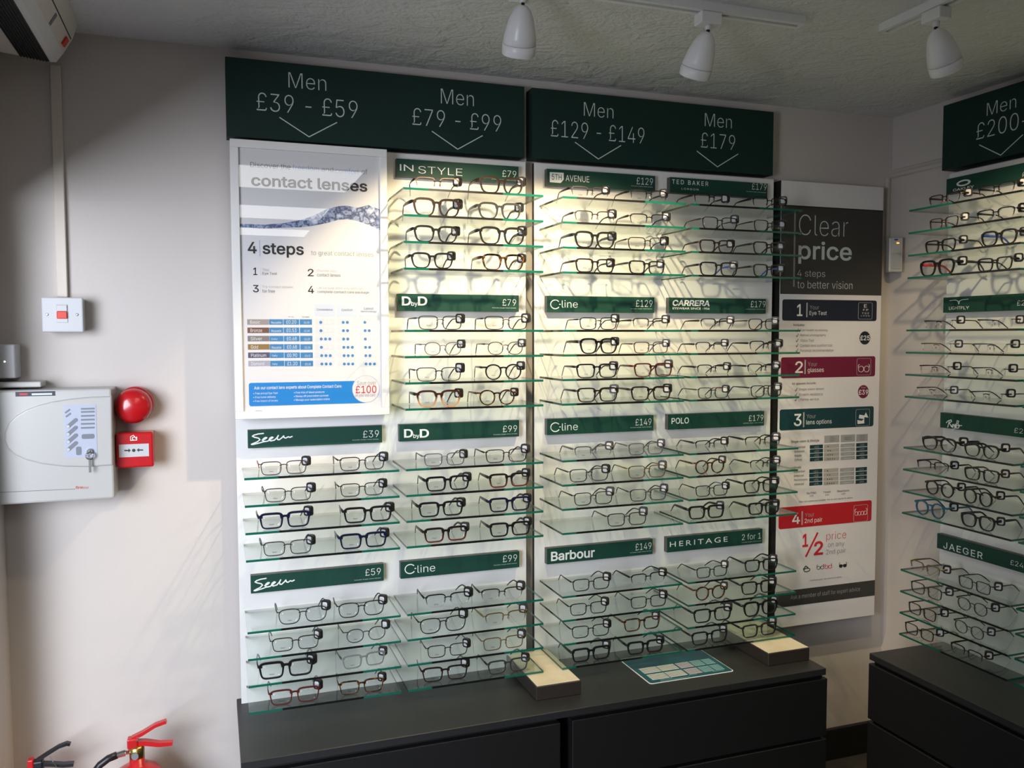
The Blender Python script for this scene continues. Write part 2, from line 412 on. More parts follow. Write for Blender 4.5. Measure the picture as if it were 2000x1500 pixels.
# ------------------------------------------------------------------ display panels
COLX = [0.0, 0.4185, 0.8782, 1.29842]
SHW, SHD, SHT = 0.40, 0.183, 0.006
ZG = [1.9457, 1.5668, 1.1897, 0.7898]; ZS = 0.07084
ZTOP = 0.527                                                     # worktop height
def panel(label, pl, s0, s1, z0, z1, thick):
    r = root('display_board', p3(pl, (s0 + s1) / 2, z0), label, 'display board', 'white display boards')
    o = put('face_board', *prism(pl, rect(s0, s1, z0, z1), -0.003, 0), 'white_panel', r)
    put('dark_backing', *prism(pl, rect(s0 + .0005, s1 - .0005, z0, z1 - .0005), -thick, -0.003), 'panel_edge', r)
    return r
PB = ('B', 0.0); XRP = 2.210; PR = ('R', XRP)
panel('white back board behind the two left-hand columns priced £39 to £99', PB, -0.014, 0.833, ZTOP + .0003, 2.073, 0.0195)
panel('white back board behind the middle columns priced £129 to £179', PB, 0.861, 1.724, ZTOP + .0003, 2.073, 0.0195)
panel('white back board on the right wall under the £200+ header', PR, 0.265, 1.12, ZTOP + .0003, 2.073, 0.031)

# ------------------------------------------------------------------ header boards
def header(label, pl, s0, s1, z0, z1, back, texts, chevs):
    r = root('header_sign', p3(pl, (s0 + s1) / 2, z0), label, 'sign', 'dark green price header boards')
    put('board', *prism(pl, rect(s0, s1, z0, z1), -back, 0), 'header_green', r)
    for s, u0, u1, vt, vb in texts:
        for geo in split_words(text_px(pl, s, u0, u1, vt, vb, w=-0.012), pl): put('lettering', *geo, 'header_text', r)
    for c in chevs:
        geo = prisms(pl, strip([hit(pl, *p) for p in c], 0.0026), 0.0, 0.0007)
        put('chevron', *geo, 'header_text', r)
HB = ('B', -0.012); HR = ("R", 2.200)
header('left dark green header board, reading Men £39 - £59 and Men £79 - £99', HB, -0.0215, 0.825, 2.084, 2.292, YW + .012,
       [('Men', 563.3, 637, 141.1, 171.2), ('£39 - £59', 500.7, 698.1, 179.9, 215.5), ('Men', 860.9, 925.3, 173, 202.2), ('£79 - £99', 805, 978.7, 210.3, 243.4)],
       [[(546.2, 229.5), (603.6, 267.3), (657.8, 239.4)], [(843.8, 256.5), (894, 291.5), (942.1, 265.1)]])
header('middle dark green header board, reading Men £129 - £149 and Men £179', HB, 0.850, 1.711, 2.084, 2.292, YW + .012,
       [('Men', 1140.3, 1198, 199.7, 226.5), ('£129 - £149', 1075.6, 1258.4, 233.6, 266), ('Men', 1376.5, 1429.2, 220.9, 246.4), ('£179', 1368.8, 1435.6, 258.4, 287.7)],
       [[(1123.3, 278), (1168.6, 310.6), (1212.5, 284.4)], [(1361.2, 295.3), (1401.2, 325.9), (1441.2, 301)]])
header('dark green header board on the right wall, reading Men £200+', HR, 0.243, 1.10, 2.087, 2.296, XR - 2.200,
       [('Men', 1927.8, 1984.7, 202, 226.6), ('£200+', 1907.3, 2012, 241.6, 273.6)], [[(1913.3, 283.2), (1954.6, 303.1), (1997.5, 263.5)]])

# ------------------------------------------------------------------ shelf signs
SB = ('B', -0.020); SR = ('R', XRP - 0.020)
def strokes(pl, box, lines, w, off=0.0007):
    """handwriting: polylines in a unit box mapped on a pixel box (u0,u1,vt,vb)"""
    u0, u1, vt, vb = box; s0 = hit(pl, u0, (vt + vb) / 2)[0]; s1 = hit(pl, u1, (vt + vb) / 2)[0]; zt = hit(pl, u0, vt)[1]; zb = hit(pl, u0, vb)[1]
    qs = []
    for ln in lines:
        qs += strip([(s0 + (s1 - s0) * x, zb + (zt - zb) * y) for x, y in ln], w)
    return prisms(pl, qs, 0.0, off)
def arc(cx, cy, rx, ry, a0, a1, n=10): return [(cx + rx * math.cos(math.radians(a0 + (a1 - a0) * k / n)), cy + ry * math.sin(math.radians(a0 + (a1 - a0) * k / n))) for k in range(n + 1)]
SMALL = 'includes single vision lenses'
def shelf_sign(pl, base, g, label, parts, price, pbox, sbox, width=0.3685):
    s0 = base; z1 = ZG[g] + (0.108, 0.1045, 0.1045, 0.1015)[g]; z0 = z1 - 0.0495; s1 = s0 + width
    r = root('shelf_sign', p3(pl, (s0 + s1) / 2, z0, -0.02), label, 'sign', 'dark green shelf price signs')
    V, Fc = prism(pl, rect(s0, s1, z0, z1), -0.020, 0.0)
    put('board', V, Fc, ['sign_green', 'sign_side'], r, mi=[0] + [1] * (len(Fc) - 1))
    for geo, m in parts: put('lettering', *geo, m, r)
    put('price_lettering', *text_px(pl, price, *pbox, w=-0.008), 'white_text', r)
    if sbox: put('small_print', *text_px(pl, SMALL, *sbox, w=0.004), 'header_text', r)
    return r
T = lambda pl, s, u0, u1, vt, vb, **k: (text_px(pl, s, u0, u1, vt, vb, **k), 'white_text')
SEEN = [[(.30, .98), (.17, .95), (.07, .86), (.03, .76), (.08, .66), (.18, .56), (.21, .42), (.15, .24), (.05, .10), (0, .02), (.04, 0), (.20, .12), (.32, .24)],
        [(.26, .36), (.34, .46), (.38, .58), (.34, .60), (.29, .48), (.28, .32), (.32, .22), (.40, .26)], [(.40, .26), (.47, .42), (.53, .58), (.50, .62), (.45, .52), (.43, .36), (.47, .26), (.56, .32)],
        [(.56, .32), (.62, .52), (.66, .74), (.63, .52), (.64, .36), (.68, .34), (.74, .50), (.79, .68), (.80, .52), (.84, .46), (.90, .58), (.94, .52), (1, .60)]]
def cline(box):
    u0, u1, vt, vb = box; w = u1 - u0
    um = u0 + w * 0.36
    def ring():
        s0 = hit(SB, u0, (vt + vb) / 2)[0]; s1 = hit(SB, um, (vt + vb) / 2)[0]; zt = hit(SB, u0, vt)[1]; zb = hit(SB, u0, vb)[1]
        cx, cz, rx, rz = (s0 + s1) / 2, (zt + zb) / 2, (s1 - s0) / 2, (zt - zb) / 2
        qs = strip([(cx + (rx - .0012) * math.cos(math.radians(a)), cz + (rz - .0012) * math.sin(math.radians(a))) for a in range(42, 325, 14)], 0.0028)
        qs.append(rect(cx + rx * .80, cx + rx * 1.1, cz - .0013, cz + .0016))
        return prisms(SB, qs, 0, .0007)
    h = vb - vt
    return [(ring(), 'white_text'), T(SB, 'line', u0 + w * .42, u1, vt + h * .12 - 1, vb - h * .10 - 1, w=-0.006)]
def dbyd(u0, u1, vt, vb):
    w = u1 - u0; h = vb - vt
    return [T(SB, 'D', u0, u0 + w * .36, vt, vb, w=0.022), T(SB, 'by', u0 + w * .37, u0 + w * .62, vt + h * .55, vb + h * .15, w=0.012), T(SB, 'D', u0 + w * .63, u1, vt, vb, w=0.022)]
C = [x + 0.0165 for x in COLX]; C[3] += 0.0015
shelf_sign(SB, C[0], 2, "leftmost column's upper dark green £39 sign, under the poster", [(strokes(SB, (490.6, 570.8, 847, 868.3), SEEN, .0032), 'white_text')], '£39', (709, 739.9, 841.3, 854.8), (688.1, 739.9, 858.7, 860.8))
shelf_sign(SB, C[0], 3, "leftmost column's lower dark green £59 sign, handwritten white logo", [(strokes(SB, (495.9, 575, 1131.3, 1154), SEEN, .0032), 'white_text')], '£59', (713.5, 743.5, 1111.7, 1124.7), (691.8, 743.5, 1132.4, 1134.6))
shelf_sign(SB, C[1], 0, "second column's top dark green £79 sign, wide thin capitals", [T(SB, 'IN', 781, 807.5, 320.6, 333.2, w=-.004), T(SB, 'STYLE', 817, 902.9, 324, 338.5, w=-.010)], '£79', (980.9, 1008.2, 332.3, 344.9), (960, 1008, 349, 351))
shelf_sign(SB, C[1], 1, "second column's upper-middle dark green £79 sign, bold white initials", dbyd(784.7, 834.5, 579, 596.7), '£79', (981.2, 1007.8, 584.3, 596.9), (961.5, 1007.8, 600.2, 602.6))
shelf_sign(SB, C[1], 2, "second column's lower-middle dark green £99 sign, bold white initials", dbyd(789, 837.8, 838.3, 855), '£99', (982.1, 1009.7, 831.6, 843.8), (963.8, 1009.7, 848, 850))
shelf_sign(SB, C[1], 3, "second column's bottom dark green £99 sign, thin white lettering", cline((790.3, 849.9, 1102.6, 1121.9)), '£99', (982, 1009.7, 1085, 1098), (964.4, 1009.7, 1103.2, 1105.2))
badge = (prism(SB, [hit(SB, *p) for p in ((1073.7, 355.8), (1095, 357.5), (1100.8, 350.8), (1100.8, 337.5), (1073.7, 336.2))], 0, .0006), 'white_text')
shelf_sign(SB, C[2], 0, "third column's top dark green £129 sign with a white badge", [badge, (text_px(SB, '5TH', 1077.5, 1096.7, 339.7, 351.2, off=.0014, w=-.002), 'sign_green'), T(SB, 'AVENUE', 1104.7, 1150.8, 341.7, 353.7, w=-.002)], '£129', (1243.3, 1275, 346.3, 359.7), (1232.5, 1274.7, 362, 364))
shelf_sign(SB, C[2], 1, "third column's upper-middle dark green £129 sign, thin white lettering", cline((1074.7, 1128.3, 585.1, 603.7)), '£129', (1241.9, 1274.1, 586, 599), (1232, 1273.6, 602, 604))
shelf_sign(SB, C[2], 2, "third column's lower-middle dark green £149 sign, thin white lettering", cline((1075, 1128.4, 825.4, 844)), '£149', (1240.9, 1272, 818.4, 831), (1231, 1272, 834.4, 836.4))
shelf_sign(SB, C[2], 3, "third column's bottom dark green £149 sign, bold white lettering", [T(SB, 'Barbour', 1076, 1161.6, 1078, 1096.4, w=.020)], '£149', (1241, 1272, 1062, 1075), (1230.6, 1272, 1078.8, 1080.8))
shelf_sign(SB, C[3], 0, "fourth column's top dark green £179 sign, two lines of capitals", [T(SB, 'TED BAKER', 1312.5, 1383.2, 350.3, 358.8, w=.004, space=1.3), T(SB, 'LONDON', 1330.9, 1364, 366.5, 370.2, w=.0, space=1.3)], '£179', (1468.5, 1496.9, 357.5, 370), (1457.3, 1496, 372.9, 374.8))
shelf_sign(SB, C[3], 1, "fourth column's upper-middle dark green £179 sign, slanted bold capitals", [T(SB, 'CARRERA', 1313.5, 1385.7, 585.7, 597.3, w=.026, shear=.12), T(SB, 'EYEWEAR SINCE 1956', 1313.5, 1385.7, 600.2, 604.2, w=.006)], '£179', (1466, 1495, 587.7, 599.9), (1456, 1494, 603, 604.8))
shelf_sign(SB, C[3], 2, "fourth column's lower-middle dark green £179 sign, four white capitals", [T(SB, 'POLO', 1311.5, 1345.3, 816.5, 828.2, w=.008)], '£179', (1462.4, 1490.6, 811.2, 822.4), (1451.6, 1489.7, 826, 827.8))
shelf_sign(SB, C[3], 3, "fourth column's bottom dark green sign, reading 2 for 1", [T(SB, 'HERITAGE', 1308.2, 1420.8, 1058.4, 1068.6, w=-.002, space=1.35)], '2 for 1', (1448.9, 1485.8, 1043.5, 1055.2), (1448.5, 1486.5, 1059, 1060.6))
RY0 = 0.2845                                                     # -y of the far end of the right-wall shelves
def ringpx(pl, u0, u1, vt, vb, th):
    s0 = hit(pl, u0, (vt + vb) / 2)[0]; s1 = hit(pl, u1, (vt + vb) / 2)[0]; zt = hit(pl, u0, vt)[1]; zb = hit(pl, u0, vb)[1]
    cx, cz, rx, rz = (s0 + s1) / 2, (zt + zb) / 2, (s1 - s0) / 2, (zt - zb) / 2
    a = ellipse(cx, cz, rx, rz, 28); b = ellipse(cx, cz, rx * (1 - th), rz * (1 - th * 1.5), 28)
    return join(*[prism(pl, [a[i], a[(i + 1) % 28], b[(i + 1) % 28], b[i]], 0, .0007) for i in range(28)])
RB = RY0 - 0.012
shelf_sign(SR, RB, 0, 'topmost dark green sign on the right wall, oval emblem', [(ringpx(SR, 1868.3, 1895.5, 354, 366, .30), 'white_text'), T(SR, 'OAKLEY', 1861.5, 1902.3, 369.5, 374.5, w=.010)], '£200', (1997, 2022, 337, 348), None)
shelf_sign(SR, RB, 1, 'second dark green sign on the right wall, wing emblem', [(strokes(SR, (1855, 1891, 586, 594.5), [[(0, .85), (.3, .95), (.5, .6), (.7, .95), (1, 1)], [(.44, .7), (.5, 0), (.56, .7)]], .0016), 'white_text'), T(SR, 'LIGHT', 1853.8, 1876, 599, 605, w=-.008), T(SR, 'FLY', 1876.6, 1893, 598.6, 604.4, w=.006)], '£200', (1986.7, 2020, 587, 597), None)
RAY = [[(0, .62), (.12, .82), (.30, .95), (.34, .80), (.20, .62), (.34, .30), (.45, .22)], [(.10, .20), (.20, .85)], [(.42, .52), (.36, .36), (.44, .30), (.50, .56), (.54, .34), (.62, .60), (.58, .30), (.48, .02), (.40, .08)], [(.62, .18), (.70, .95), (.80, .92), (.74, .62), (.86, .50), (.80, .24), (.66, .22)], [(.52, .40), (1, .52)]]
shelf_sign(SR, RB, 2, 'third dark green sign on the right wall, slanted handwriting', [(strokes(SR, (1848.3, 1878.7, 818, 838), RAY, .0024), 'white_text')], '£200', (1981, 2020, 835.5, 845), None)
shelf_sign(SR, RB, 3, 'lowest dark green sign on the right wall, wide serif capitals', [T(SR, 'JAEGER', 1842.8, 1920.2, 1057.7, 1070.5, w=.004, space=1.15)], '£240', (1973.6, 2009, 1093, 1102.5), None)

# ------------------------------------------------------------------ glass shelves
ORD = ['first', 'second', 'third', 'fourth']
SIGNS = {(0, 2): "leftmost column's upper £39 sign", (0, 3): "leftmost column's lower £59 sign",
         (1, 0): "second column's top £79 sign", (1, 1): "second column's upper-middle £79 sign", (1, 2): "second column's lower-middle £99 sign", (1, 3): "second column's bottom £99 sign",
         (2, 0): "third column's top £129 sign", (2, 1): "third column's upper-middle £129 sign", (2, 2): "third column's lower-middle £149 sign", (2, 3): "third column's bottom £149 sign",
         (3, 0): "fourth column's top £179 sign", (3, 1): "fourth column's upper-middle £179 sign", (3, 2): "fourth column's lower-middle £179 sign", (3, 3): "fourth column's bottom two-for-one sign",
         (4, 0): "right wall's topmost sign", (4, 1): "right wall's second sign", (4, 2): "right wall's third sign", (4, 3): "right wall's lowest sign"}
RAIL_IMAGE = [(0.21, 0.74), (0.17, 0.70), (0.11, 0.655), (0.065, 0.60), (0.42, 1.0)]  # span of the painted rail image on each column's front edge, shifted for parallax
def shelf_mesh(f0, f1, dark, w=SHW):
    # local: x along the front from the left end, y from the wall (0) to the front (-SHD), z top = 0
    xs = [0, f0 * w, f1 * w, w] if f1 < 1 else [0, f0 * w, w]
    V = []; Fc = []; mi = []
    for x in xs:
        for y, z in ((-SHD, -SHT), (-SHD, 0), (0.004, 0), (0.004, -SHT)): V.append((x, y, z))
    n = len(xs)
    for i in range(n - 1):
        a, b = i * 4, i * 4 + 4
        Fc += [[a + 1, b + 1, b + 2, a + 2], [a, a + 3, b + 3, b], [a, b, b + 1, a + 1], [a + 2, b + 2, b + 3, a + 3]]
        mi += [0, 0, 3 if i == 1 else 1, 2]  # second front segment coloured as the rail's image in the glass
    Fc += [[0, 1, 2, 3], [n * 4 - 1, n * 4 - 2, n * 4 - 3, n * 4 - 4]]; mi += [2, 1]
    return new_mesh('glass_shelf', V, Fc, ['shelf_glass', 'glass_edge', 'glass_edge_dark', 'rail_image_black'], mi)
SM = [shelf_mesh(*RAIL_IMAGE[c], c > 0) for c in range(5)]
def place_shelf(c, g, s, loc, rz, label):
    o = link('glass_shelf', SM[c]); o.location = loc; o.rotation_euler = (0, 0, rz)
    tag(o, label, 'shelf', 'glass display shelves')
for (c, g), nm in SIGNS.items():
    for s in range(4):
        z = ZG[g] - s * ZS
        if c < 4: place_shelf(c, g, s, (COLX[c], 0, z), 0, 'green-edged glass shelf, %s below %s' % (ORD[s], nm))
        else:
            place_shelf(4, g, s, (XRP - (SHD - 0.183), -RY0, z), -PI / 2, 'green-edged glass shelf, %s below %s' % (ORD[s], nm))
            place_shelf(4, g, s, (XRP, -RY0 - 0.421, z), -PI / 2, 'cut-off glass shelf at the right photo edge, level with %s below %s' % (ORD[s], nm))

# ------------------------------------------------------------------ spectacles
# style: half lens width, half lens height, exponent, taper, rim top, rim bottom, rim depth, kind
STY = {'mr': (.0262, .0176, 4.2, .07, .0023, .0020, .0022, 'metal'), 'mo': (.0242, .0192, 2.3, .03, .0021, .0018, .0022, 'metal'),
       'ma': (.0268, .0196, 3.0, .10, .0023, .0020, .0022, 'metal'), 'hr': (.0262, .0172, 4.2, .08, .0029, 0, .0022, 'metal'),
       'rl': (.0258, .0168, 3.4, .04, 0, 0, 0, 'metal'), 'pr': (.0255, .0176, 5.0, .08, .0056, .0036, .0045, 'acetate'),
       'pt': (.0260, .0182, 4.3, .10, .0040, .0027, .0036, 'acetate'), 'pw': (.0248, .0202, 3.2, .13, .0056, .0034, .0045, 'acetate'),
       'pp': (.0228, .0212, 2.15, .06, .0042, .0033, .0040, 'acetate'), 'br': (.0250, .0190, 2.7, .09, .0054, .0017, .0040, 'acetate')}
SNAME = {'mr': 'thin metal glasses', 'mo': 'rounded metal glasses', 'ma': 'double-bridge metal glasses', 'hr': 'half-rim glasses', 'rl': 'rimless glasses',
         'pr': 'thick-rim rectangular glasses', 'pt': 'slim plastic glasses', 'pw': 'thick square glasses', 'pp': 'round plastic glasses', 'br': 'browline glasses'}
CNAME = {'ac_black': 'black', 'ac_brown': 'dark brown', 'ac_navy': 'navy', 'ac_grey': 'grey', 'ac_red': 'red-brown', 'ac_blue': 'teal blue', 'ac_crystal': 'pale grey', 'ac_tortoise': 'tortoiseshell',
         'ac_fade': 'brown-to-amber', 'ac_redfade': 'black-to-red', 'ac_plum': 'dark plum', 'mt_black': 'black', 'mt_gun': 'dark grey', 'mt_silver': 'silver', 'mt_gold': 'gold', 'mt_brown': 'bronze'}
HZ = 0.72                                                        # hinge height as a share of the half lens height
def outline(st, n=44):
    a, b, e, tp = STY[st][:4]; out = []
    for k in range(n):
        t = 2 * PI * k / n; c, s = math.cos(t), math.sin(t)
        x = a * math.copysign(abs(c) ** (2 / e), c); z = b * math.copysign(abs(s) ** (2 / e), s)
        out.append((x * (1 + tp * z / b) + (0.0006 * z / b), z, s))
    return out
GM = {}
def mesh_c(key, fn, m, smooth=False):
    k = (key, m)
    if k not in GM:
        V, Fc = fn(); GM[k] = new_mesh(key[0] if isinstance(key, tuple) else key, V, Fc, [m], None, smooth)
    return GM[k]
def centre(st):
    a, b, e, tp, r1, r0, dp, kind = STY[st]
    cx = 0.0092 + a * (1 + 0.0) + (0.001 if kind == 'acetate' else 0)
    return cx, b + max(r0, .0008)
def front_geo(st):
    a, b, e, tp, r1, r0, dp, kind = STY[st]; cx, cz = centre(st); o = outline(st); n = len(o); V = []; Fc = []
    hw = 0.069
    for sd in (-1, 1):
        if r1 > 0:
            pts = []
            for i in range(n):
                x, z, s = o[i]; xp, zp, _ = o[(i + 1) % n]; xm, zm, _ = o[i - 1]
                t = Vector((xp - xm, zp - zm)).normalized(); nr = Vector((t.y, -t.x))
                f = min(1, max(0, (s + .25) / .6)); th = r0 + (r1 - r0) * f
                pts.append((x, z, nr, th, s))
            idx = [i for i in range(n) if r0 > 0 or pts[i][4] > -0.25]
            if r0 == 0: idx.sort(key=lambda i: (2 * PI * i / n + PI / 2) % (2 * PI))
            base = len(V)
            for i in idx:
                x, z, nr, th, s = pts[i]; yy = 0.0016 * (x / a) ** 2 * 0
                for rr, y in ((-.0002, -dp / 2), (th, -dp / 2), (th, dp / 2), (-.0002, dp / 2)):
                    V.append((sd * (cx + x + nr.x * rr), y, cz + z + nr.y * rr))
            m = len(idx)
            for q in range(m if r0 > 0 else m - 1):
                w = (q + 1) % m
                for k in range(4):
                    f = [base + q * 4 + k, base + q * 4 + (k + 1) % 4, base + w * 4 + (k + 1) % 4, base + w * 4 + k]
                    Fc.append(f[::-1] if sd > 0 else f)
            if r0 == 0:
                Fc.append([base + k for k in range(4)]); Fc.append([base + (m - 1) * 4 + k for k in range(4)][::-1])
        if st == 'rl': continue
        # end piece out to the hinge
        zt = cz + b * HZ; th = max(.0016, r1 * .55)
        g2 = tube([(sd * (cx + a * .90), 0, zt), (sd * (hw - .003), .0005, zt + .0005), (sd * hw, .0035, zt)], [.0016 if kind == 'metal' else .0022] * 3, 4, [th * (1.6 if kind == 'acetate' else 1)] * 3)
        n0 = len(V); V += g2[0]; Fc += [[i + n0 for i in q] for q in g2[1]]
    # bridge
    ix = cx - a * .94
    if kind == 'acetate':
        g2 = tube([(-ix - .001, 0, cz + b * .55), (-ix * .5, -.0004, cz + b * .66), (0, -.0006, cz + b * .70), (ix * .5, -.0004, cz + b * .66), (ix + .001, 0, cz + b * .55)], .0023, 4, [r1 * 1.35, r1 * .85, r1 * .72, r1 * .85, r1 * 1.35])
    else:
        g2 = tube([(-ix - .0006, 0, cz + b * .42), (-ix * .4, -.0008, cz + b * .54), (0, -.001, cz + b * .57), (ix * .4, -.0008, cz + b * .54), (ix + .0006, 0, cz + b * .42)], .0016, 6)
    n0 = len(V); V += g2[0]; Fc += [[i + n0 for i in q] for q in g2[1]]
    if st == 'ma':
        g2 = tube([(-cx * .9, -.0004, cz + b * 1.03), (-ix, -.001, cz + b * .98), (0, -.0014, cz + b * .95), (ix, -.001, cz + b * .98), (cx * .9, -.0004, cz + b * 1.03)], .0011, 6)
        n0 = len(V); V += g2[0]; Fc += [[i + n0 for i in q] for q in g2[1]]
    return V, Fc
def end_geo(st, sd):
    a, b = STY[st][:2]; cx, cz = centre(st); zt = cz + b * HZ
    return tube([(sd * (cx + a * .86), -.001, zt), (sd * .066, .0005, zt + .0005), (sd * .069, .0035, zt)], .0015, 6)
def lens_geo(st, sd):
    cx, cz = centre(st); o = outline(st, 24); n = len(o); V = []; Fc = []
    for yy in (-.0006, .0006):
        V += [(sd * (cx + x), yy, cz + z) for x, z, _ in o]
        V += [(sd * (cx + x * .55), yy - .0009, cz + z * .55) for x, z, _ in o]
        V.append((sd * cx, yy - .0013, cz))
    L = 2 * n + 1
    for b0, flip in ((0, False), (L, True)):
        for i in range(n):
            j = (i + 1) % n
            for f in ([b0 + i, b0 + j, b0 + n + j, b0 + n + i], [b0 + n + i, b0 + n + j, b0 + 2 * n]):
                Fc.append(f[::-1] if (flip ^ (sd < 0)) else f)
    for i in range(n):
        j = (i + 1) % n; f = [i, L + i, L + j, j]; Fc.append(f if sd > 0 else f[::-1])
    return V, Fc
def temple_pts(st, sd):
    cx, cz = centre(st); b = STY[st][1]; zh = cz + b * HZ; x = 0.069
    return [(sd * x, .003, zh), (sd * (x + .0015), .03, zh + .0002), (sd * (x + .001), .065, zh), (sd * (x - .001), .090, zh - .0008), (sd * (x - .003), .100, zh - .0045), (sd * (x - .006), .114, zh * .58), (sd * (x - .010), .134, .0022)]
def temple_geo(st, sd):
    p = temple_pts(st, sd); k = STY[st][7]
    if k == 'acetate':
        h = 1.35 if st in ('pr', 'pw', 'br') else 1.0
        return tube(p, [.0018, .0017, .0015, .0014, .0014, .0015, .0014], 6, [.0038 * h, .0038 * h, .0033 * h, .0027 * h, .0024 * h, .0025 * h, .0018])
    if st == 'hr': return tube(p[:4], [.0016, .0015, .0014, .0013], 6, [.0038, .0036, .0029, .0023])
    return tube(p[:4], [.0013, .0013, .0013, .0013], 6, [.0027, .0024, .0020, .0018])
def tip_geo(st, sd):
    p = temple_pts(st, sd)[3:]
    return tube(p, [.0014, .0017, .0018, .0015], 6, [.0016, .0020, .0022, .0016])
def pad_geo(st, sd):
    cx, cz = centre(st); b = STY[st][1]; V, Fc = lathe([(.0004, -.0042), (.0017, -.002), (.0020, .0005), (.0014, .003), (.0003, .0042)], (sd * .0078, .0062, cz - b * .12), (sd * .28, .15, -1), 8)
    a = tube([(sd * .0085, .0055, cz), (sd * .0098, .004, cz + b * .12), (sd * .0100, .0005, cz + b * .16)], .0006, 5)
    return join((V, Fc), a)
def rbox_yz(x0, x1, cy, cz, hy, hz, r):
    pts = rrect(cy - hy, cy + hy, cz - hz, cz + hz, r, 3); n = len(pts)
    V = [(x0, y, z) for y, z in pts] + [(x1, y, z) for y, z in pts]
    Fc = [list(range(n))[::-1], list(range(n, 2 * n))] + [[i, (i + 1) % n, n + (i + 1) % n, n + i] for i in range(n)]
    return V, Fc
PRINT = {0: 'Seen', 1: 'DbyD', 2: 'Cline'}
def print_geo(st, s):
    cx, cz = centre(st); b = STY[st][1]; V, Fc, x0, x1, y0, y1 = glyphs(s, 0.004)
    k = .0118 / (x1 - x0)
    return [(-cx - .0059 + (v.x - x0) * k, -.0024 - v.z, cz - b * .60 + (v.y - y0) * k) for v in V], Fc
def glasses(loc, rz, sc, st, colr, temple, label, group, prn, tagdy=0.0, tagdz=0.0, trot=42):
    r = bpy.data.objects.new('eyeglasses', None); COL.objects.link(r); r.empty_display_size = .02
    r.location = loc; r.rotation_euler = (0, 0, rz); r.scale = (sc,) * 3
    tag(r, label, 'glasses', group)
    kind = STY[st][7]; tm = temple or colr
    fn_ = 'bridge' if st == 'rl' else 'frame_front'
    link(fn_, mesh_c((fn_, st), lambda: front_geo(st), colr), r)
    if st == 'rl':
        for sd in (-1, 1): link('end_piece', mesh_c(('end_piece', st, sd), lambda: end_geo(st, sd), colr), r)
    for sd in (-1, 1):
        link('lens', mesh_c(('lens', st, sd), lambda: lens_geo(st, sd), 'lens_clear', True), r)
        if temple in ('ac_royal', 'ac_scarlet'):                  # coloured only on the inner side
            key = ('temple2', st, sd, colr, temple)
            if key not in GM:
                V_, F_ = temple_geo(st, sd); ax_ = [sum(V_[i][0] for i in range(q6 * 6, q6 * 6 + 6)) / 6 for q6 in range(len(V_) // 6)]
                mi_ = [1 if sum(sd * (V_[i][0] - ax_[i // 6]) for i in f_) < -.0008 else 0 for f_ in F_]
                GM[key] = new_mesh('temple', V_, F_, [colr, temple], mi_, True)
            t = link('temple', GM[key], r)
        else:
            t = link('temple', mesh_c(('temple', st, sd), lambda: temple_geo(st, sd), tm if kind == 'acetate' or temple else colr, True), r)
        if kind == 'metal':
            link('temple_tip', mesh_c(('temple_tip', st, sd), lambda: tip_geo(st, sd), 'ac_black' if temple in (None, 'ac_royal', 'ac_scarlet') else temple, True), t)
            link('nose_pad', mesh_c(('nose_pad', st, sd), lambda: pad_geo(st, sd), 'pad', True), r)
    cx, cz = centre(st); zh = cz + STY[st][1] * HZ
    tg = link('security_tag', mesh_c('security_tag', lambda: rbox_yz(-.0055, .0055, 0, 0, .0130, .0140, .0065), 'tag_black'), r)
    tg.location = (0.0655, 0.016 + tagdy, zh + .001 + tagdz); tg.rotation_euler = (0, 0, math.radians(trot + 8 * math.sin(900 * tagdz)))
    for sd in (-1, 1):
        tl = link('tag_label', mesh_c('tag_label', lambda: rbox_yz(-.0004, .0004, 0, 0, .0075, .0090, .004), 'tag_white'), tg); tl.location = (sd * .0058, 0, 0)
    if prn: link('lens_print', mesh_c(('lens_print', st, prn), lambda: print_geo(st, prn), 'black_text'), r)
    return r
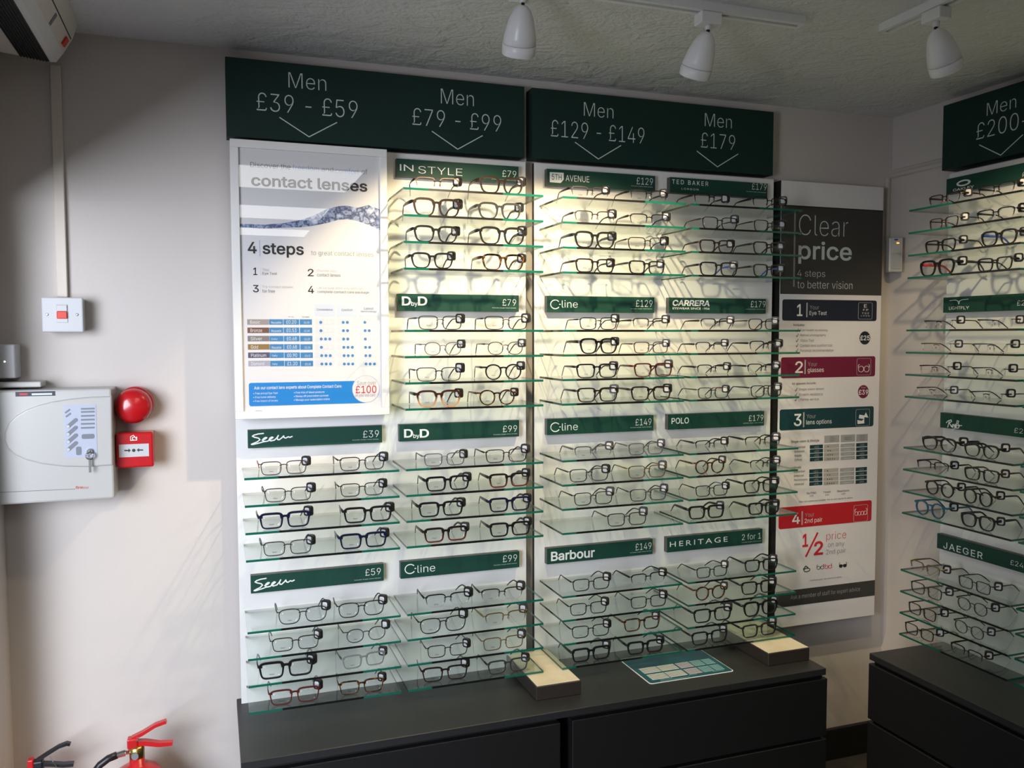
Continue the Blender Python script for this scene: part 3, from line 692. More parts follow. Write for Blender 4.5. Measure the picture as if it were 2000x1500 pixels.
# (u left, u right, style, colour, temple colour) as read along each shelf
K, G_, S_, O_, W_ = 'mt_black', 'mt_gun', 'mt_silver', 'mt_gold', 'mt_brown'
k, b_, n__, t_, y_, r_ = 'ac_black', 'ac_brown', 'ac_navy', 'ac_tortoise', 'ac_grey', 'ac_red'
DATA = {
 (0, 2): [[(499, 599, 'mr', G_, 'ac_orange'), (655, 752.5, 'mr', K)], [(506, 607.5, 'mr', G_), (656, 750, 'mr', K)], [(496.4, 602.7, 'pr', n__), (663.6, 764, 'pr', k)], [(501, 606.6, 'mr', G_), (655, 753.4, 'pr', n__)]],
 (0, 3): [[(529.6, 634, 'ma', G_, 'ac_brown'), (649.5, 747.6, 'ma', K)], [(515, 617.4, 'mr', W_), (660.8, 753.8, 'mo', G_)], [(489.3, 604, 'pr', k), (656.7, 747.6, 'pt', 'ac_crystal', 'ac_grey')], [(510, 615.4, 'pt', r_), (650.5, 743.5, 'pt', t_)]],
 (1, 0): [[(811, 901, 'hr', W_, b_), (934.4, 1025.3, 'pw', b_)], [(804.8, 903.8, 'pw', 'ac_plum'), (931.7, 1020.8, 'pw', y_)], [(806.6, 898.4, 'pw', k), (933.5, 1028, 'pw', k)], [(801.2, 888.5, 'pw', k), (938.9, 1026.2, 'pw', t_)]],
 (1, 1): [[(811.9, 907, 'mr', G_), (942.8, 1033, 'mr', W_)], [(823.2, 905.5, 'mo', S_), (947, 1026, 'mo', W_)], [(808.5, 903.8, 'mr', G_), (941, 1024, 'pp', k)], [(809.3, 902, 'pw', 'ac_fade', b_), (929, 1011, 'pp', 'ac_tortoise')]],
 (1, 2): [[(822, 910, 'mr', S_), (943.4, 1032.5, 'mr', K)], [(826.4, 917.3, 'pr', k), (951.5, 1035, 'pr', 'ac_redfade', k)], [(812, 904.7, 'pr', k), (951.5, 1037, 'pr', n__)], [(822, 912.8, 'pr', 'ac_redfade', b_), (952.4, 1037, 'pr', k)]],
 (1, 3): [[(822.7, 919, 'hr', K), (933.8, 1023, 'hr', W_)], [(811.4, 910, 'ma', K), (940.6, 1031, 'hr', O_)], [(826, 913.4, 'mr', W_), (937.2, 1024.5, 'mr', O_)], [(817, 911, 'pt', b_), (947.4, 1032.4, 'pt', y_, k)]],
 (2, 0): [[(1112, 1191, 'hr', K), (1226, 1304.2, 'hr', K)], [(1119.2, 1202.5, 'hr', W_), (1226.7, 1305.8, 'hr', K)], [(1118.3, 1203.3, 'pw', k), (1223.3, 1303.3, 'mr', W_)], [(1120.8, 1201.7, 'pt', 'ac_plum'), (1224.2, 1300, 'pt', k)]],
 (2, 1): [[(1128.8, 1207.7, 'mr', K), (1232.8, 1308.3, 'hr', K)], [(1128.8, 1209.4, 'pw', k), (1235.4, 1307.4, 'mr', W_)], [(1123.6, 1207.7, 'pt', k), (1236.3, 1315.5, 'pt', r_)], [(1124.5, 1209.4, 'pt', b_), (1231, 1313, 'pt', b_)]],
 (2, 2): [[(1119, 1199, 'hr', S_), (1226, 1300, 'mr', S_)], [(1109, 1193, 'mr', G_), (1225.3, 1305, 'mr', O_)], [(1118, 1201, 'mr', G_, 'ac_brown'), (1229.8, 1306, 'mr', G_)], [(1184.8, 1267.5, 'mr', G_)]],
 (2, 3): [[(1116, 1196, 'mr', K), (1231, 1307, 'hr', K)], [(1111, 1190, 'mr', K), (1232, 1308, 'mr', K)], [(1115, 1195, 'mr', K), (1219, 1295, 'pt', t_)], [(1116, 1196, 'pr', k), (1227, 1301, 'pr', k)]],
 (3, 0): [[(1350, 1424, 'hr', W_), (1464, 1534.5, 'hr', K)], [(1366.4, 1440, 'mr', W_, b_), (1466.5, 1534.5, 'mr', W_, b_)], [(1362.4, 1433, 'pt', b_), (1465.7, 1533, 'pt', b_)], [(1364, 1440, 'pt', k, 'ac_royal'), (1466.5, 1534.5, 'pt', k, 'ac_royal')]],
 (3, 1): [[(1365, 1436, 'hr', K), (1459.4, 1523, 'mr', K)], [(1356.3, 1424, 'hr', K), (1461, 1531, 'hr', K)], [(1359, 1429, 'hr', K), (1458.5, 1526, 'hr', K)], [(1360.6, 1428, 'mr', G_, 'ac_scarlet'), (1463.7, 1532, 'mr', K)]],
 (3, 2): [[(1357.4, 1427.6, 'hr', K, n__), (1455.5, 1529, 'hr', K)], [(1355.6, 1422.2, 'pp', t_), (1465.4, 1531, 'hr', K)], [(1360, 1426.7, 'mr', K, 'ac_royal'), (1454.6, 1526.6, 'pt', k)], [(1346.6, 1419.5, 'pr', k), (1464.5, 1529, 'pr', k)]],
 (3, 3): [[(1362, 1429, 'mr', K), (1459.2, 1527, 'pt', k)], [(1359, 1427, 'pp', t_), (1452.8, 1525, 'pt', k)], [(1357.9, 1436.8, 'pt', k), (1456, 1529.6, 'pw', k)], [(1354.7, 1429.3, 'pt', k), (1455, 1527.4, 'pt', k)]],
 (4, 0): [[(1806, 1872, 'hr', W_), (1902, 1976, 'hr', K)], [(1807.5, 1870, 'mr', W_), (1900.5, 1978, 'hr', K)], [(1800.7, 1866, 'pt', k), (1910, 1984, 'pw', k, 'ac_royal')], [(1792.5, 1864, 'pw', k, 'ac_scarlet'), (1906, 1974, 'pt', k)]],
 (4, 1): [[(1802, 1866, 'rl', K), (1910, 1980, 'rl', K)], [(1799, 1862, 'rl', O_), (1902, 1972, 'rl', S_)], [(1796, 1860, 'rl', K), (1900, 1970, 'rl', n__)], [(1792, 1856, 'rl', K), (1896, 1966, 'rl', K)]],
 (4, 2): [[(1806, 1876, 'br', k), (1889, 1961, 'br', k)], [(1797, 1862, 'hr', K), (1891, 1962, 'pt', k, 'ac_red')], [(1812, 1877, 'pp', k), (1886, 1955, 'pp', k)], [(1792.5, 1860, 'pp', 'ac_blue'), (1888, 1955, 'pw', k)]],
 (4, 3): [[(1787, 1852, 'hr', O_), (1884, 1953, 'mr', G_)], [(1790, 1856, 'mr', G_), (1880, 1951, 'mo', G_)], [(1784, 1848, 'mr', K), (1876, 1945, 'mo', G_)], [(1780, 1842, 'mr', K), (1873, 1940, 'hr', W_)]]}
GNAME = {0: 'glasses in the leftmost column', 1: 'glasses in the second column', 2: 'glasses in the third column', 3: 'glasses in the fourth column', 4: 'glasses on the right wall'}
for (c, g), rows in DATA.items():
    for s, row in enumerate(rows):
        z = ZG[g] - s * ZS + 0.0003
        for q, it in enumerate(row):
            u0, u1, st, colr = it[:4]; tm = it[4] if len(it) > 4 else None
            yf = -SHD + random.uniform(.020, .030)
            v = 640
            if c < 4: s0 = hit(('B', yf), u0, v)[0]; s1 = hit(('B', yf), u1, v)[0]
            else: s0 = hit(('R', XRP + yf), u0, v)[0]; s1 = hit(('R', XRP + yf), u1, v)[0]
            w = min(.150, max(.124, s1 - s0)); mid = (s0 + s1) / 2
            side = ('alone' if len(row) == 1 else ('left' if q == 0 else 'right'))
            lab = '%s %s, %s on %s shelf below %s' % (CNAME[colr], SNAME[st], side, ORD[s], SIGNS[(c, g)])
            prn = None
            if c == 0: prn = 'Seen'
            elif c == 1: prn = 'DbyD' if g in (1, 2) else ('Cline' if g == 3 else None)
            elif c == 2 and g in (1, 2): prn = 'Cline'
            elif c == 2 and g == 0: prn = '5TH'
            elif c == 2: prn = 'Barbour'
            rz = random.gauss(0, .03); j1, j2 = random.uniform(-.002, .006), random.uniform(-.002, .004)
            if c < 4: glasses((mid, yf, z), rz, w / .142, st, colr, tm, lab, GNAME[c], prn, j1, j2)
            else: glasses((XRP + yf, -mid, z), -PI / 2 + rz, w / .142, st, colr, tm, lab, GNAME[c], None, j1 + .012, j2, -42)

# ------------------------------------------------------------------ contact lens poster in its white frame
PF = ('B', -0.070); PP = ('B', -0.062)
pr = root('framed_poster', (0.195, -0.035, 1.329), 'white-framed contact lens poster hanging above the leftmost shelves', 'poster')
sx0, sx1, sz0, sz1 = -0.0155, 0.398, 1.329, 2.066; fw_ = 0.021
for a0, a1, b0, b1 in ((sx0, sx1, sz1 - fw_, sz1), (sx0, sx1, sz0, sz0 + fw_), (sx0, sx0 + fw_, sz0 + fw_, sz1 - fw_), (sx1 - fw_, sx1, sz0 + fw_, sz1 - fw_)):
    put('frame_bar', *boxd(a0, a1, -0.070, -0.0005, b0, b1, 0.0012, 1), 'frame_white', pr)
sheet = put('poster_sheet', *prism(PP, rect(sx0 + fw_, sx1 - fw_, sz0 + fw_, sz1 - fw_), -0.003, 0), 'paper', pr)
put('clear_cover', *prism(('B', -0.0655), rect(sx0 + fw_, sx1 - fw_, sz0 + fw_, sz1 - fw_), -0.0008, 0.0002), 'cover_clear', pr)
def pt(s, u0, u1, vt, vb, m='black_text', **kw): put('lettering', *text_px(PP, s, u0, u1, vt, vb, **kw), m, sheet)
def pbx(name, u0, u1, vt, vb, m, o1=0.0004, r=0): put(name, *box_px(PP, u0, u1, vt, vb, 0, o1, r), m, sheet)
pt('Discover the', 488.9, 567.4, 316.1, 326.5, 'dark_grey_text', w=-.006); pt('freedom', 571.5, 622.1, 321.3, 331.6, 'blue_text', w=-.012); pt('and', 628, 650.7, 325.8, 334.6, 'dark_grey_text', w=-.012)
pt('comfort', 654.8, 700.7, 327.5, 338.4, 'blue_text', w=-.012); pt('of', 706.9, 717.2, 329.5, 340, 'dark_grey_text', w=-.012)
pt('contact lenses', 490.5, 717.2, 340.5, 363, w=.020)
top = [(185, 905), (400, 915), (600, 900), (760, 870), (880, 830), (1000, 770), (1120, 738), (1200, 735), (1300, 755), (1400, 728), (1535, 770)]
bot = [(185, 935), (400, 952), (600, 942), (760, 938), (880, 925), (1000, 900), (1120, 868), (1200, 862), (1300, 880), (1400, 915), (1535, 965)]
a_ = [hit(PP, 430 + x / 4.84, 250 + y / 4.84) for x, y in top]; b2 = [hit(PP, 430 + x / 4.84, 250 + y / 4.84) for x, y in bot]
a_[0] = (sx0 + fw_, a_[0][1]); b2[0] = (sx0 + fw_, b2[0][1]); a_[-1] = (sx1 - fw_, a_[-1][1]); b2[-1] = (sx1 - fw_, b2[-1][1])
put('water_wave', *prism(PP, b2 + a_[::-1], 0, .0004), 'water', sheet)
pt('4', 483.7, 501.3, 472.1, 494.8, w=.014); pbx('rule', 506.2, 508, 469, 500.5, 'circle_rim'); pt('steps', 512.6, 593.2, 474.8, 502, w=.016); pt('to great contact lenses', 607.7, 729.2, 489, 500.5, 'dark_grey_text', w=-.012)
for n2, u0, vt, a, b, ea, eb in (('1', 494.5, 522.7, 'Your', 'Eye Test', 526, 541), ('2', 601, 525, 'Choose your', 'contact lenses', 657.9, 665), ('3', 493.9, 556.5, 'Try contact lenses', 'for free', 572, 537), ('4', 601.5, 558.5, 'Let us look after you with our', 'complete contact care package', 709, 720.6)):
    pt(n2, u0, u0 + (8 if n2 == '1' else 11.5), vt, vt + 14.5, w=.010); pbx('rule', u0 + 14, u0 + 15, vt - 1, vt + 16, 'pale_blue')
    pt(a, u0 + 18.2, ea, vt + 1, vt + 7, 'grey_text', w=-.008); pt(b, u0 + 18.2, eb, vt + 8.5, vt + 15, 'dark_grey_text', w=-.002)
for u0, u1, vt, tx in ((614.2, 654, 594.2, ['Convenience']), (658.1, 697.3, 595, ['Comfort']), (701, 739.3, 595.2, ['Latest', 'technology'])):
    pbx('table_header', u0, u1, vt, vt + 22.8, 'pale_blue')
    for q, s in enumerate(tx):
        ww = min(31, 3.1 * len(s)); m0 = (u0 + u1) / 2; pt(s, m0 - ww / 2, m0 + ww / 2, vt + 11 - 3 * len(tx) + 6.2 * q, vt + 15.5 - 3 * len(tx) + 6.2 * q, 'dark_grey_text', off=.0008)
pt('Per day', 563, 574, 617.8, 620.2, 'dark_grey_text'); pt('Per month', 590, 604, 617.8, 620.2, 'dark_grey_text')
rows = [('Basic', 'row_basic', 'Reusable', '£0.20', (1, 2, 1)), ('Bronze', 'row_bronze', 'Reusable', '£0.53', (1, 2, 2)), ('Silver', 'row_silver', 'Daily', '£0.68', (3, 2, 1)), ('Gold', 'row_gold', 'Reusable', '£0.68', (1, 3, 2)), ('Platinum', 'row_platinum', 'Daily', '£0.90', (3, 3, 2)), ('Diamond', 'row_diamond', 'Daily', '£1.20', (3, 3, 3))]
for q, (nm, cm, kind, price, dots) in enumerate(rows):
    vt = 623.5 + q * 16.15 + q * .1; vb = vt + 10.8; du = q * .45
    pbx('table_cell', 482.7 + du, 525.2 + du, vt, vb, cm); pbx('table_cell', 525.6 + du, 552.7 + du, vt, vb, 'mid_blue'); pbx('table_cell', 553.6 + du, 584 + du, vt, vb, 'mid_blue'); pbx('table_cell', 585.3 + du, 609.2 + du, vt, vb, 'mid_blue')
    pt(nm, 488.5 + du, 488.5 + 3.9 * len(nm), vt + 2.2, vb - 2, 'white_text', off=.0008); pt(kind, 529.5 + du, 529.5 + 2.5 * len(kind), vt + 4.2, vb - 2, 'white_text', off=.0008)
    pt(price, 559 + du, 578.5 + du, vt + 2, vb - 2, 'white_text', off=.0008); pt('£%d.00' % (6 + 5 * q), 593.5 + du, 604.5 + du, vt + 4.4, vb - 2.2, 'white_text', off=.0008)
    for cu, nd in zip(((626.4, 634.8, 643.2), (670.2, 678.3, 686.7), (712.6, 720.6, 729)), dots):
        pbx('dot_strip', cu[0] - 11, cu[2] + 10, vt - .5, vb + .5, 'pale_grey')
        for w2, u in enumerate(cu):
            s0, z0 = hit(PP, u + du, (vt + vb) / 2 + .7); put('rating_dot', *prism(PP, ellipse(s0, z0, .0040, .0040, 14), 0, .0008), 'mid_blue' if w2 < nd else 'paper', sheet)
s0, z1_ = hit(PP, 485.8, 748); _, z0_ = hit(PP, 486.5, 793.7); s1 = hit(PP, 716, 766)[0]
put('banner', *prism(PP, rrect(s0, s1, z0_, z1_, .006), 0, .0004), 'banner_blue', sheet)
pt('Ask our contact lens experts about Complete Contact Care:', 496.3, 667.8, 754.6, 762.4, 'white_text', off=.0008, w=.008)
for q, (l, r2, e1, e2) in enumerate((('• Free annual Eye Test', '• Free trial of latest products', 542.4, 633.8), ('• Free home delivery', '• Money off prescription sunwear', 538.5, 641.8), ('• Free impact of lenses', '• Manage your subscription online', 542.6, 644))):
    pt(l, 494.8, e1, 766.5 + 7.4 * q, 771.6 + 7.4 * q, 'white_text', off=.0008); pt(r2, 574, e2, 764.6 + 7.2 * q, 769.8 + 7.2 * q, 'white_text', off=.0008)
s0, z0 = hit(PP, 714.7, 759.7); rr = (hit(PP, 741.5, 759.7)[0] - s0)
put('price_circle', *prism(PP, ellipse(s0, z0, rr, rr, 40), 0, .0007), 'circle_rim', sheet); put('price_circle', *prism(PP, ellipse(s0, z0, rr - .0013, rr - .0013, 40), 0, .0010), 'paper', sheet)
pt('Save over', 697.3, 734.6, 744, 752.3, 'dark_grey_text', off=.0014, w=-.012); pt('£100', 694.5, 735, 753.6, 768.4, 'red_text', off=.0014, w=.004); pt('on your eye care', 693.5, 732.5, 770.5, 776.8, 'dark_grey_text', off=.0014, w=-.012)
pbx('rule', 499, 512, 802, 802.8, 'dark_grey_text')

# ------------------------------------------------------------------ information panel beside the corner
TY = -0.012; PT = ('B', TY)
tw = root('information_panel', (1.96, 0.004, 0.535), 'tall price information panel with coloured step banners by the corner', 'sign')
tx0, tx1, tzt = 1.7475, 2.1765, 2.070
put('backing', *boxd(tx0 - .0005, tx1, TY + .003, YW - .006, 0.535, tzt), 'panel_edge', tw)
tf = put('face_sheet', *prism(PT, rect(tx0, tx1, 0.535, tzt - .0005), -.003, 0), 'tower_white', tw)
zd1 = hit(PT, 1527, 401)[1]; zd0 = hit(PT, 1522, 574)[1]; zs1 = hit(PT, 1709, 1132.7)[1]; zs0 = hit(PT, 1709, 1162.7)[1]
def tput(name, geo, m): put(name, *geo, m, tf)
tput('dark_heading', prism(PT, rect(tx0, tx1, zd0, zd1), 0, .0005), 'tower_dark'); tput('heading_joint', prism(PT, rect(tx0, tx1, zd1 - .0012, zd1 + .0022), 0, .0009), 'gap_black')
tput('dark_footer', prism(PT, rect(tx0, tx1, zs0, zs1), 0, .0005), 'tower_dark')
def tt(s, u0, u1, vt, vb, m='header_text', off=.001, **kw): tput('lettering', text_px(PT, s, u0, u1, vt, vb, off=off, **kw), m)
def tb(name, u0, u1, vt, vb, m, o1=.0006, r=0): tput(name, box_px(PT, u0, u1, vt, vb, 0, o1, r), m)
tput('rule', prism(PT, rect(hit(PT, 1550, 480)[0], hit(PT, 1553, 480)[0], hit(PT, 1548, 560)[1], hit(PT, 1551, 409.5)[1]), 0, .0009), 'tower_bar')
tt('Clear', 1560.4, 1657, 418.4, 459, w=-.016); tt('price', 1559, 1663.2, 470, 515, w=.012); tt('4 steps', 1557, 1611.4, 527, 543.2, w=-.008); tt('to better vision', 1557, 1664.6, 547.5, 562.8, w=-.008)
banners = [('1', 'Your', 'Eye Test', 'navy_banner', (1528.2, 584.5, 626.3, 1712), (1556.2, 594, 617.3), 1614.3), ('2', 'Your', 'glasses', 'plum_banner', (1525.4, 698, 739, 1709), (1552.7, 705.7, 728.6), 1608.5),
           ('3', 'Your', 'lens options', 'teal_banner', (1523, 800, 841, 1705.8), (1550, 808.5, 832.5), 1623.8), ('4', 'Your', '2nd pair', 'red_banner', (1521, 991.7, 1034, 1701.7), (1546.9, 1002.5, 1024), 1605.5)]
for q, (n2, a, b, m, (u0, vt, vb, u1), (nu, nt_, nb), e) in enumerate(banners):
    tb('step_banner', u0, u1, vt, vb, m, .0006, .008)
    sl = (0.3, -0.3, -1.2, -2.6)[q]
    tt(n2, nu, nu + (10.7 if n2 == '1' else 15), nt_, nb, 'white_text', .0012, w=.010); tb('rule', nu + 18.6, nu + 20.6, nt_ - 3 + sl * .3, nb + 2 + sl * .3, 'grey_text', .0012)
    tt(a, nu + 25, nu + 43, nt_ + 2 + sl, nt_ + 10 + sl, 'grey_text', .0012, w=-.008); tt(b, nu + 24.4, e, nt_ + 13 + sl, nt_ + (22 if q else 23) + sl + (2 if q in (1, 2, 3) else 0), 'white_text', .0012)
    # icon in an outlined box
    iu = (1676.4, 1673.6, 1671.4, 1667.4)[q]; it = (591, 700.3, 799.8, 987.3)[q]; s0, z1_ = hit(PT, iu, it); z0_ = hit(PT, iu, it + 32.3)[1]; s1 = hit(PT, iu + 26.8, it + 16)[0]
    pts = rrect(s0, s1, z0_, z1_, .006); tput('icon_outline', prisms(PT, strip(pts + [pts[0]], .0010), 0, .0010), 'grey_text')
    wx, wz = s1 - s0, z1_ - z0_
    X_ = lambda f: s0 + wx * f
    Z_ = lambda f: z0_ + wz * f
    if q == 0:
        for s, f0, f1, g0, g1 in (('E', .40, .60, .70, .90), ('F P', .34, .70, .50, .62), ('T O Z', .26, .76, .30, .40), ('L P E D', .20, .82, .17, .23)):
            tput('icon_glyph', text_geo(PT, s, X_(f0), X_(f1), Z_(g0), Z_(g1), off=.0012), 'white_text')
    elif q == 2:
        tput('icon_glyph', prism(PT, [(X_(.22), Z_(.46)), (X_(.62), Z_(.40)), (X_(.60), Z_(.52)), (X_(.90), Z_(.48)), (X_(.72), Z_(.80)), (X_(.62), Z_(.62)), (X_(.26), Z_(.68))], 0, .0012), 'white_text')
        tput('icon_glyph', prism(PT, [(X_(.14), Z_(.12)), (X_(.62), Z_(.14)), (X_(.60), Z_(.40)), (X_(.42), Z_(.30)), (X_(.12), Z_(.36))], 0, .0012), 'white_text')
    else:
        cs = [(.30, .36), (.70, .36)] if q == 1 else [(.20, .50), (.40, .50), (.62, .50), (.82, .50)]
        rr = .19 if q == 1 else .12; qs = []
        for fx, fz in cs:
            e2 = ellipse(X_(fx), Z_(fz), wx * rr, wx * rr * .9, 16); qs += strip(e2 + [e2[0]], .0014 if q == 1 else .0009)
        for fx in ((.10, .90) if q == 1 else (.08, .94)): qs += strip([(X_(fx), Z_(cs[0][1] + .10)), (X_(fx), Z_(cs[0][1] + .24)), (X_(fx + (.08 if fx < .5 else -.08)), Z_(cs[0][1] + .28))], .0013 if q == 1 else .0009)
        tput('icon_glyph', prisms(PT, qs, 0, .0012), 'white_text')
def tick(u, v):
    s0, z0 = hit(PT, u, v); tput('tick_mark', prisms(PT, strip([(s0 - .004, z0), (s0 - .001, z0 - .005), (s0 + .005, z0 + .006)], .0018), 0, .0008), 'dark_grey_text')
tt('Includes', 1549.6, 1570.6, 632, 636.7, 'dark_grey_text', w=.006)
for q, (s, e) in enumerate((('Eye Health screening', 1615.8), ('Retinal photography', 1612.8), ('Vision Test', 1589.5), ('Contact lens comfort trial', 1625.3), ('Personal recommendation', 1627.3))):
    v = 642.4 + 9.85 * q; tt(s, 1563 - q * .15, e, v, v + 5.6, 'dark_grey_text', w=-.006); tick(1557 - q * .2, v + 3)
tt('All glasses include:', 1546.6, 1593.6, 747, 752.4, 'dark_grey_text', w=.006)
for q, (s, e) in enumerate((('Single vision lenses', 1609), ('Scratch resistance', 1606.4), ('Lifetime service', 1598.5))):
    v = 758.2 + 9.7 * q; tt(s, 1560 - q * .2, e, v, v + 5.6, 'dark_grey_text', w=-.006); tick(1554.6 - q * .2, v + 3)
for (u, v, m, s, pre) in ((1689.1, 660, 'navy_banner', '£25', None), (1686, 765, 'plum_banner', '£39', 'From')):
    s0, z0 = hit(PT, u, v); R_ = .0245; star = [(s0 + (R_ if k2 % 2 else R_ - .0022) * math.cos(2 * PI * k2 / 52), z0 + (R_ if k2 % 2 else R_ - .0022) * math.sin(2 * PI * k2 / 52)) for k2 in range(52)]
    tput('price_badge', prism(PT, star, 0, .0006), m); tt(s, u - 9.3, u + 9.3, v - 4.8 + (1.2 if pre else 0), v + 4.8 + (1.2 if pre else 0), 'white_text', .0012, w=.012)
    if pre: tt(pre, u - 4, u + 4, v - 9.5, v - 6.5, 'header_text', .0012)
tt('Single vision & lifestyle', 1544.7, 1599.6, 860.2, 866.3, 'dark_grey_text', w=.008)
for u0, u1, v, ls in ((1610, 1639, 851, ['Clear', 'vision &', 'comfort']), (1642, 1669.7, 849.6, ['Scratch &', 'reflection']), (1672.5, 1694.5, 848.6, ['Thinner', 'lighter', 'lenses'])):
    tb('table_header', u0, u1, v, v + 14, 'grey_cell')
    for q, s in enumerate(ls):
        m0 = (u0 + u1) / 2; ww = 1.5 * len(s); tt(s, m0 - ww / 2, m0 + ww / 2, v + 7.5 - 2 * len(ls) + 3.6 * q, v + 10 - 2 * len(ls) + 3.6 * q, 'dark_grey_text')
tt('Varifocals', 1543.5, 1564, 911, 915.5, 'dark_grey_text', w=.008)
for blk, v0, names in ((0, 870.2, ('Essential', 'Enhanced', 'Reader', 'Office')), (1, 917.8, ('Essential', 'Enhanced', 'Performance', 'Advanced'))):
    for q, s in enumerate(names):
        v = v0 + q * 8.25; du = -1.1 * blk
        tt(s, 1551.6 + du, 1551.6 + du + 2.35 * len(s), v + 1, v + 5.6, 'dark_grey_text')
        tb('table_cell', 1581.8 + du, 1607 + du, v - .7, v + 6.4, 'teal_banner'); tb('table_cell', 1609.3 + du, 1638.5 + du, v - 2, v + 5.2, 'beige_cell'); tb('table_cell', 1641.5 + du, 1669.3 + du, v - 3.2, v + 3.6, 'grey_cell'); tb('table_cell', 1672.2 + du, 1694 + du, v - 4.5, v + 2.4, 'teal_banner')
        for d in range(q + 1):
            s0, z0 = hit(PT, 1617 + du + d * 4.2, v + 1.6 - .15 * d); tput('rating_star', prism(PT, [(s0 + (.0028 if k2 % 2 else .0013) * math.sin(2 * PI * k2 / 10), z0 + (.0028 if k2 % 2 else .0013) * math.cos(2 * PI * k2 / 10)) for k2 in range(10)][::-1], 0, .0010), 'black_text')
        tt('+£%d' % (20 * q + 15), 1590 + du, 1599 + du, v + 1, v + 5, 'grey_text', .0010); tt('Included', 1649 + du, 1662 + du, v - 1.3, v + 2, 'header_text', .0010); tt('+£%d' % (10 * q + 25), 1678.5 + du, 1687.5 + du, v - 2.8, v + .8, 'grey_text', .0010)
for u0, u1, v, s in ((1575.5, 1593.7, 961.3, 'Blue Protect'), (1607.5, 1621.5, 959.3, 'Tinted'), (1635, 1658, 957.2, 'Reactions')):
    tt(s, u0, u1, v, v + 4, 'dark_grey_text', w=.004); m0 = (u0 + u1) / 2; tt('+£50', m0 - 4, m0 + 4, v + 5.6, v + 9, 'dark_grey_text')
tt('Other lens options are available. Ask our eye experts for advice.', 1559.8, 1665, 978.4, 982.6, 'dark_grey_text')
tt('1', 1567.1, 1578, 1043, 1068.7, 'red_text', w=.020); tt('2', 1589.4, 1607.3, 1057.7, 1084.9, 'red_text', w=.020)
tput('fraction_slash', prisms(PT, strip([hit(PT, 1574, 1086.5), hit(PT, 1596.5, 1041)], .0068), 0, .0008), 'red_text')
tt('price', 1613.6, 1652.2, 1039.5, 1058.5, 'red_text', w=-.014); tt('on any', 1616.8, 1648.5, 1061.8, 1071.2, 'dark_grey_text', w=-.012); tt('2nd pair', 1613.3, 1651.7, 1073.6, 1085.6, 'dark_grey_text', w=-.012)
def icon_pair(u, v, r1, m, fill=False):
    s0, z0 = hit(PT, u, v); qs = []
    for sg in (-1, 1):
        e2 = ellipse(s0 + sg * r1 * 1.12, z0, r1, r1 * .8, 16)
        if fill: qs.append(e2)
        else: qs += strip(e2 + [e2[0]], .0013)
        qs += strip([(s0 + sg * r1 * 2.05, z0 + r1 * .3), (s0 + sg * r1 * 2.05, z0 + r1 * 1.3), (s0 + sg * r1 * 1.7, z0 + r1 * 1.55)], .0013)
    qs += strip([(s0 - r1 * .3, z0 + r1 * .4), (s0 + r1 * .3, z0 + r1 * .4)], .0014)
    tput('icon_glyph', prisms(PT, qs, 0, .0008), m)
icon_pair(1602, 1108.5, .0070, 'black_text'); icon_pair(1617.5, 1107, .0070, 'red_text'); icon_pair(1646, 1105, .0078, 'black_text', True)
s0, z0 = hit(PT, 1574.3, 1111); tput('icon_glyph', prisms(PT, strip(ellipse(s0 + .003, z0 - .004, .013, .006, 16) + [(s0 + .016, z0 - .004)], .0024) + strip([(s0 - .012, z0), (s0 - .002, z0 + .010), (s0 + .008, z0 + .004)], .0030), 0, .0008), 'black_text')
tt('Conditions apply. See website for details.', 1580.6, 1644, 1132.4, 1135.8, 'dark_grey_text')
tt('Ask a member of staff for expert advice', 1544, 1679, 1162.5, 1173, 'grey_text', w=-.008)

# ------------------------------------------------------------------ worktops, drawer cabinets
tag(put('worktop', *boxd(-0.026, 1.690, -0.343, YW - .0005, ZTOP - .021, ZTOP, 0.0015, 1), 'counter_black', loc=(0.83, -0.17, ZTOP - .021)), 'long black worktop under the back wall shelves', 'worktop')
tag(put('worktop', *boxd(1.905, XR - .0005, -2.2, -0.287, ZTOP - .021, ZTOP, 0.0015, 1), 'counter_black', loc=(2.08, -1.2, ZTOP - .021)), 'black worktop along the right wall', 'worktop')
def cabinet(label, x0, x1, y0, y1, face):
    """face 'S' drawers look to -Y, 'W' drawers look to -X"""
    r = root('drawer_cabinet', ((x0 + x1) / 2, (y0 + y1) / 2, 0), label, 'cabinet', 'black drawer cabinets')
    g2 = .020
    if face == 'S':
        put('carcass', *boxd(x0 + .004, x1 - .004, y0 + g2, y1, 0.0, ZTOP - .0213), 'gap_black', r)
        for z0, z1 in ((0.312, ZTOP - .034), (0.108, 0.302)): put('drawer_front', *boxd(x0, x1, y0, y0 + g2, z0, z1, .0015, 1), 'drawer_black', r)
        put('plinth_board', *boxd(x0 + .012, x1 - .012, y0 + .012, y0 + g2, 0.0, 0.102), 'drawer_black', r)
    else:
        put('carcass', *boxd(x0 + g2, x1, y0 + .004, y1 - .004, 0.0, ZTOP - .0213), 'gap_black', r)
        for z0, z1 in ((0.312, ZTOP - .034), (0.108, 0.302)): put('drawer_front', *boxd(x0, x0 + g2, y0, y1, z0, z1, .0015, 1), 'drawer_black', r)
        put('plinth_board', *boxd(x0 + .012, x0 + g2, y0 + .012, y1 - .012, 0.0, 0.102), 'drawer_black', r)
cabinet('black drawer cabinet at the left, below the £39 to £99 columns', -0.022, 0.806, -0.341, 0.015, 'S')
cabinet('black drawer cabinet in the middle, below the £129 to £179 columns', 0.842, 1.697, -0.341, 0.015, 'S')
cabinet('black drawer cabinet against the right wall', 1.905, XR - .017, -1.15, -0.285, 'W')
cabinet('black drawer cabinet at the bottom right photo corner', 1.905, XR - .017, -2.05, -1.18, 'W')

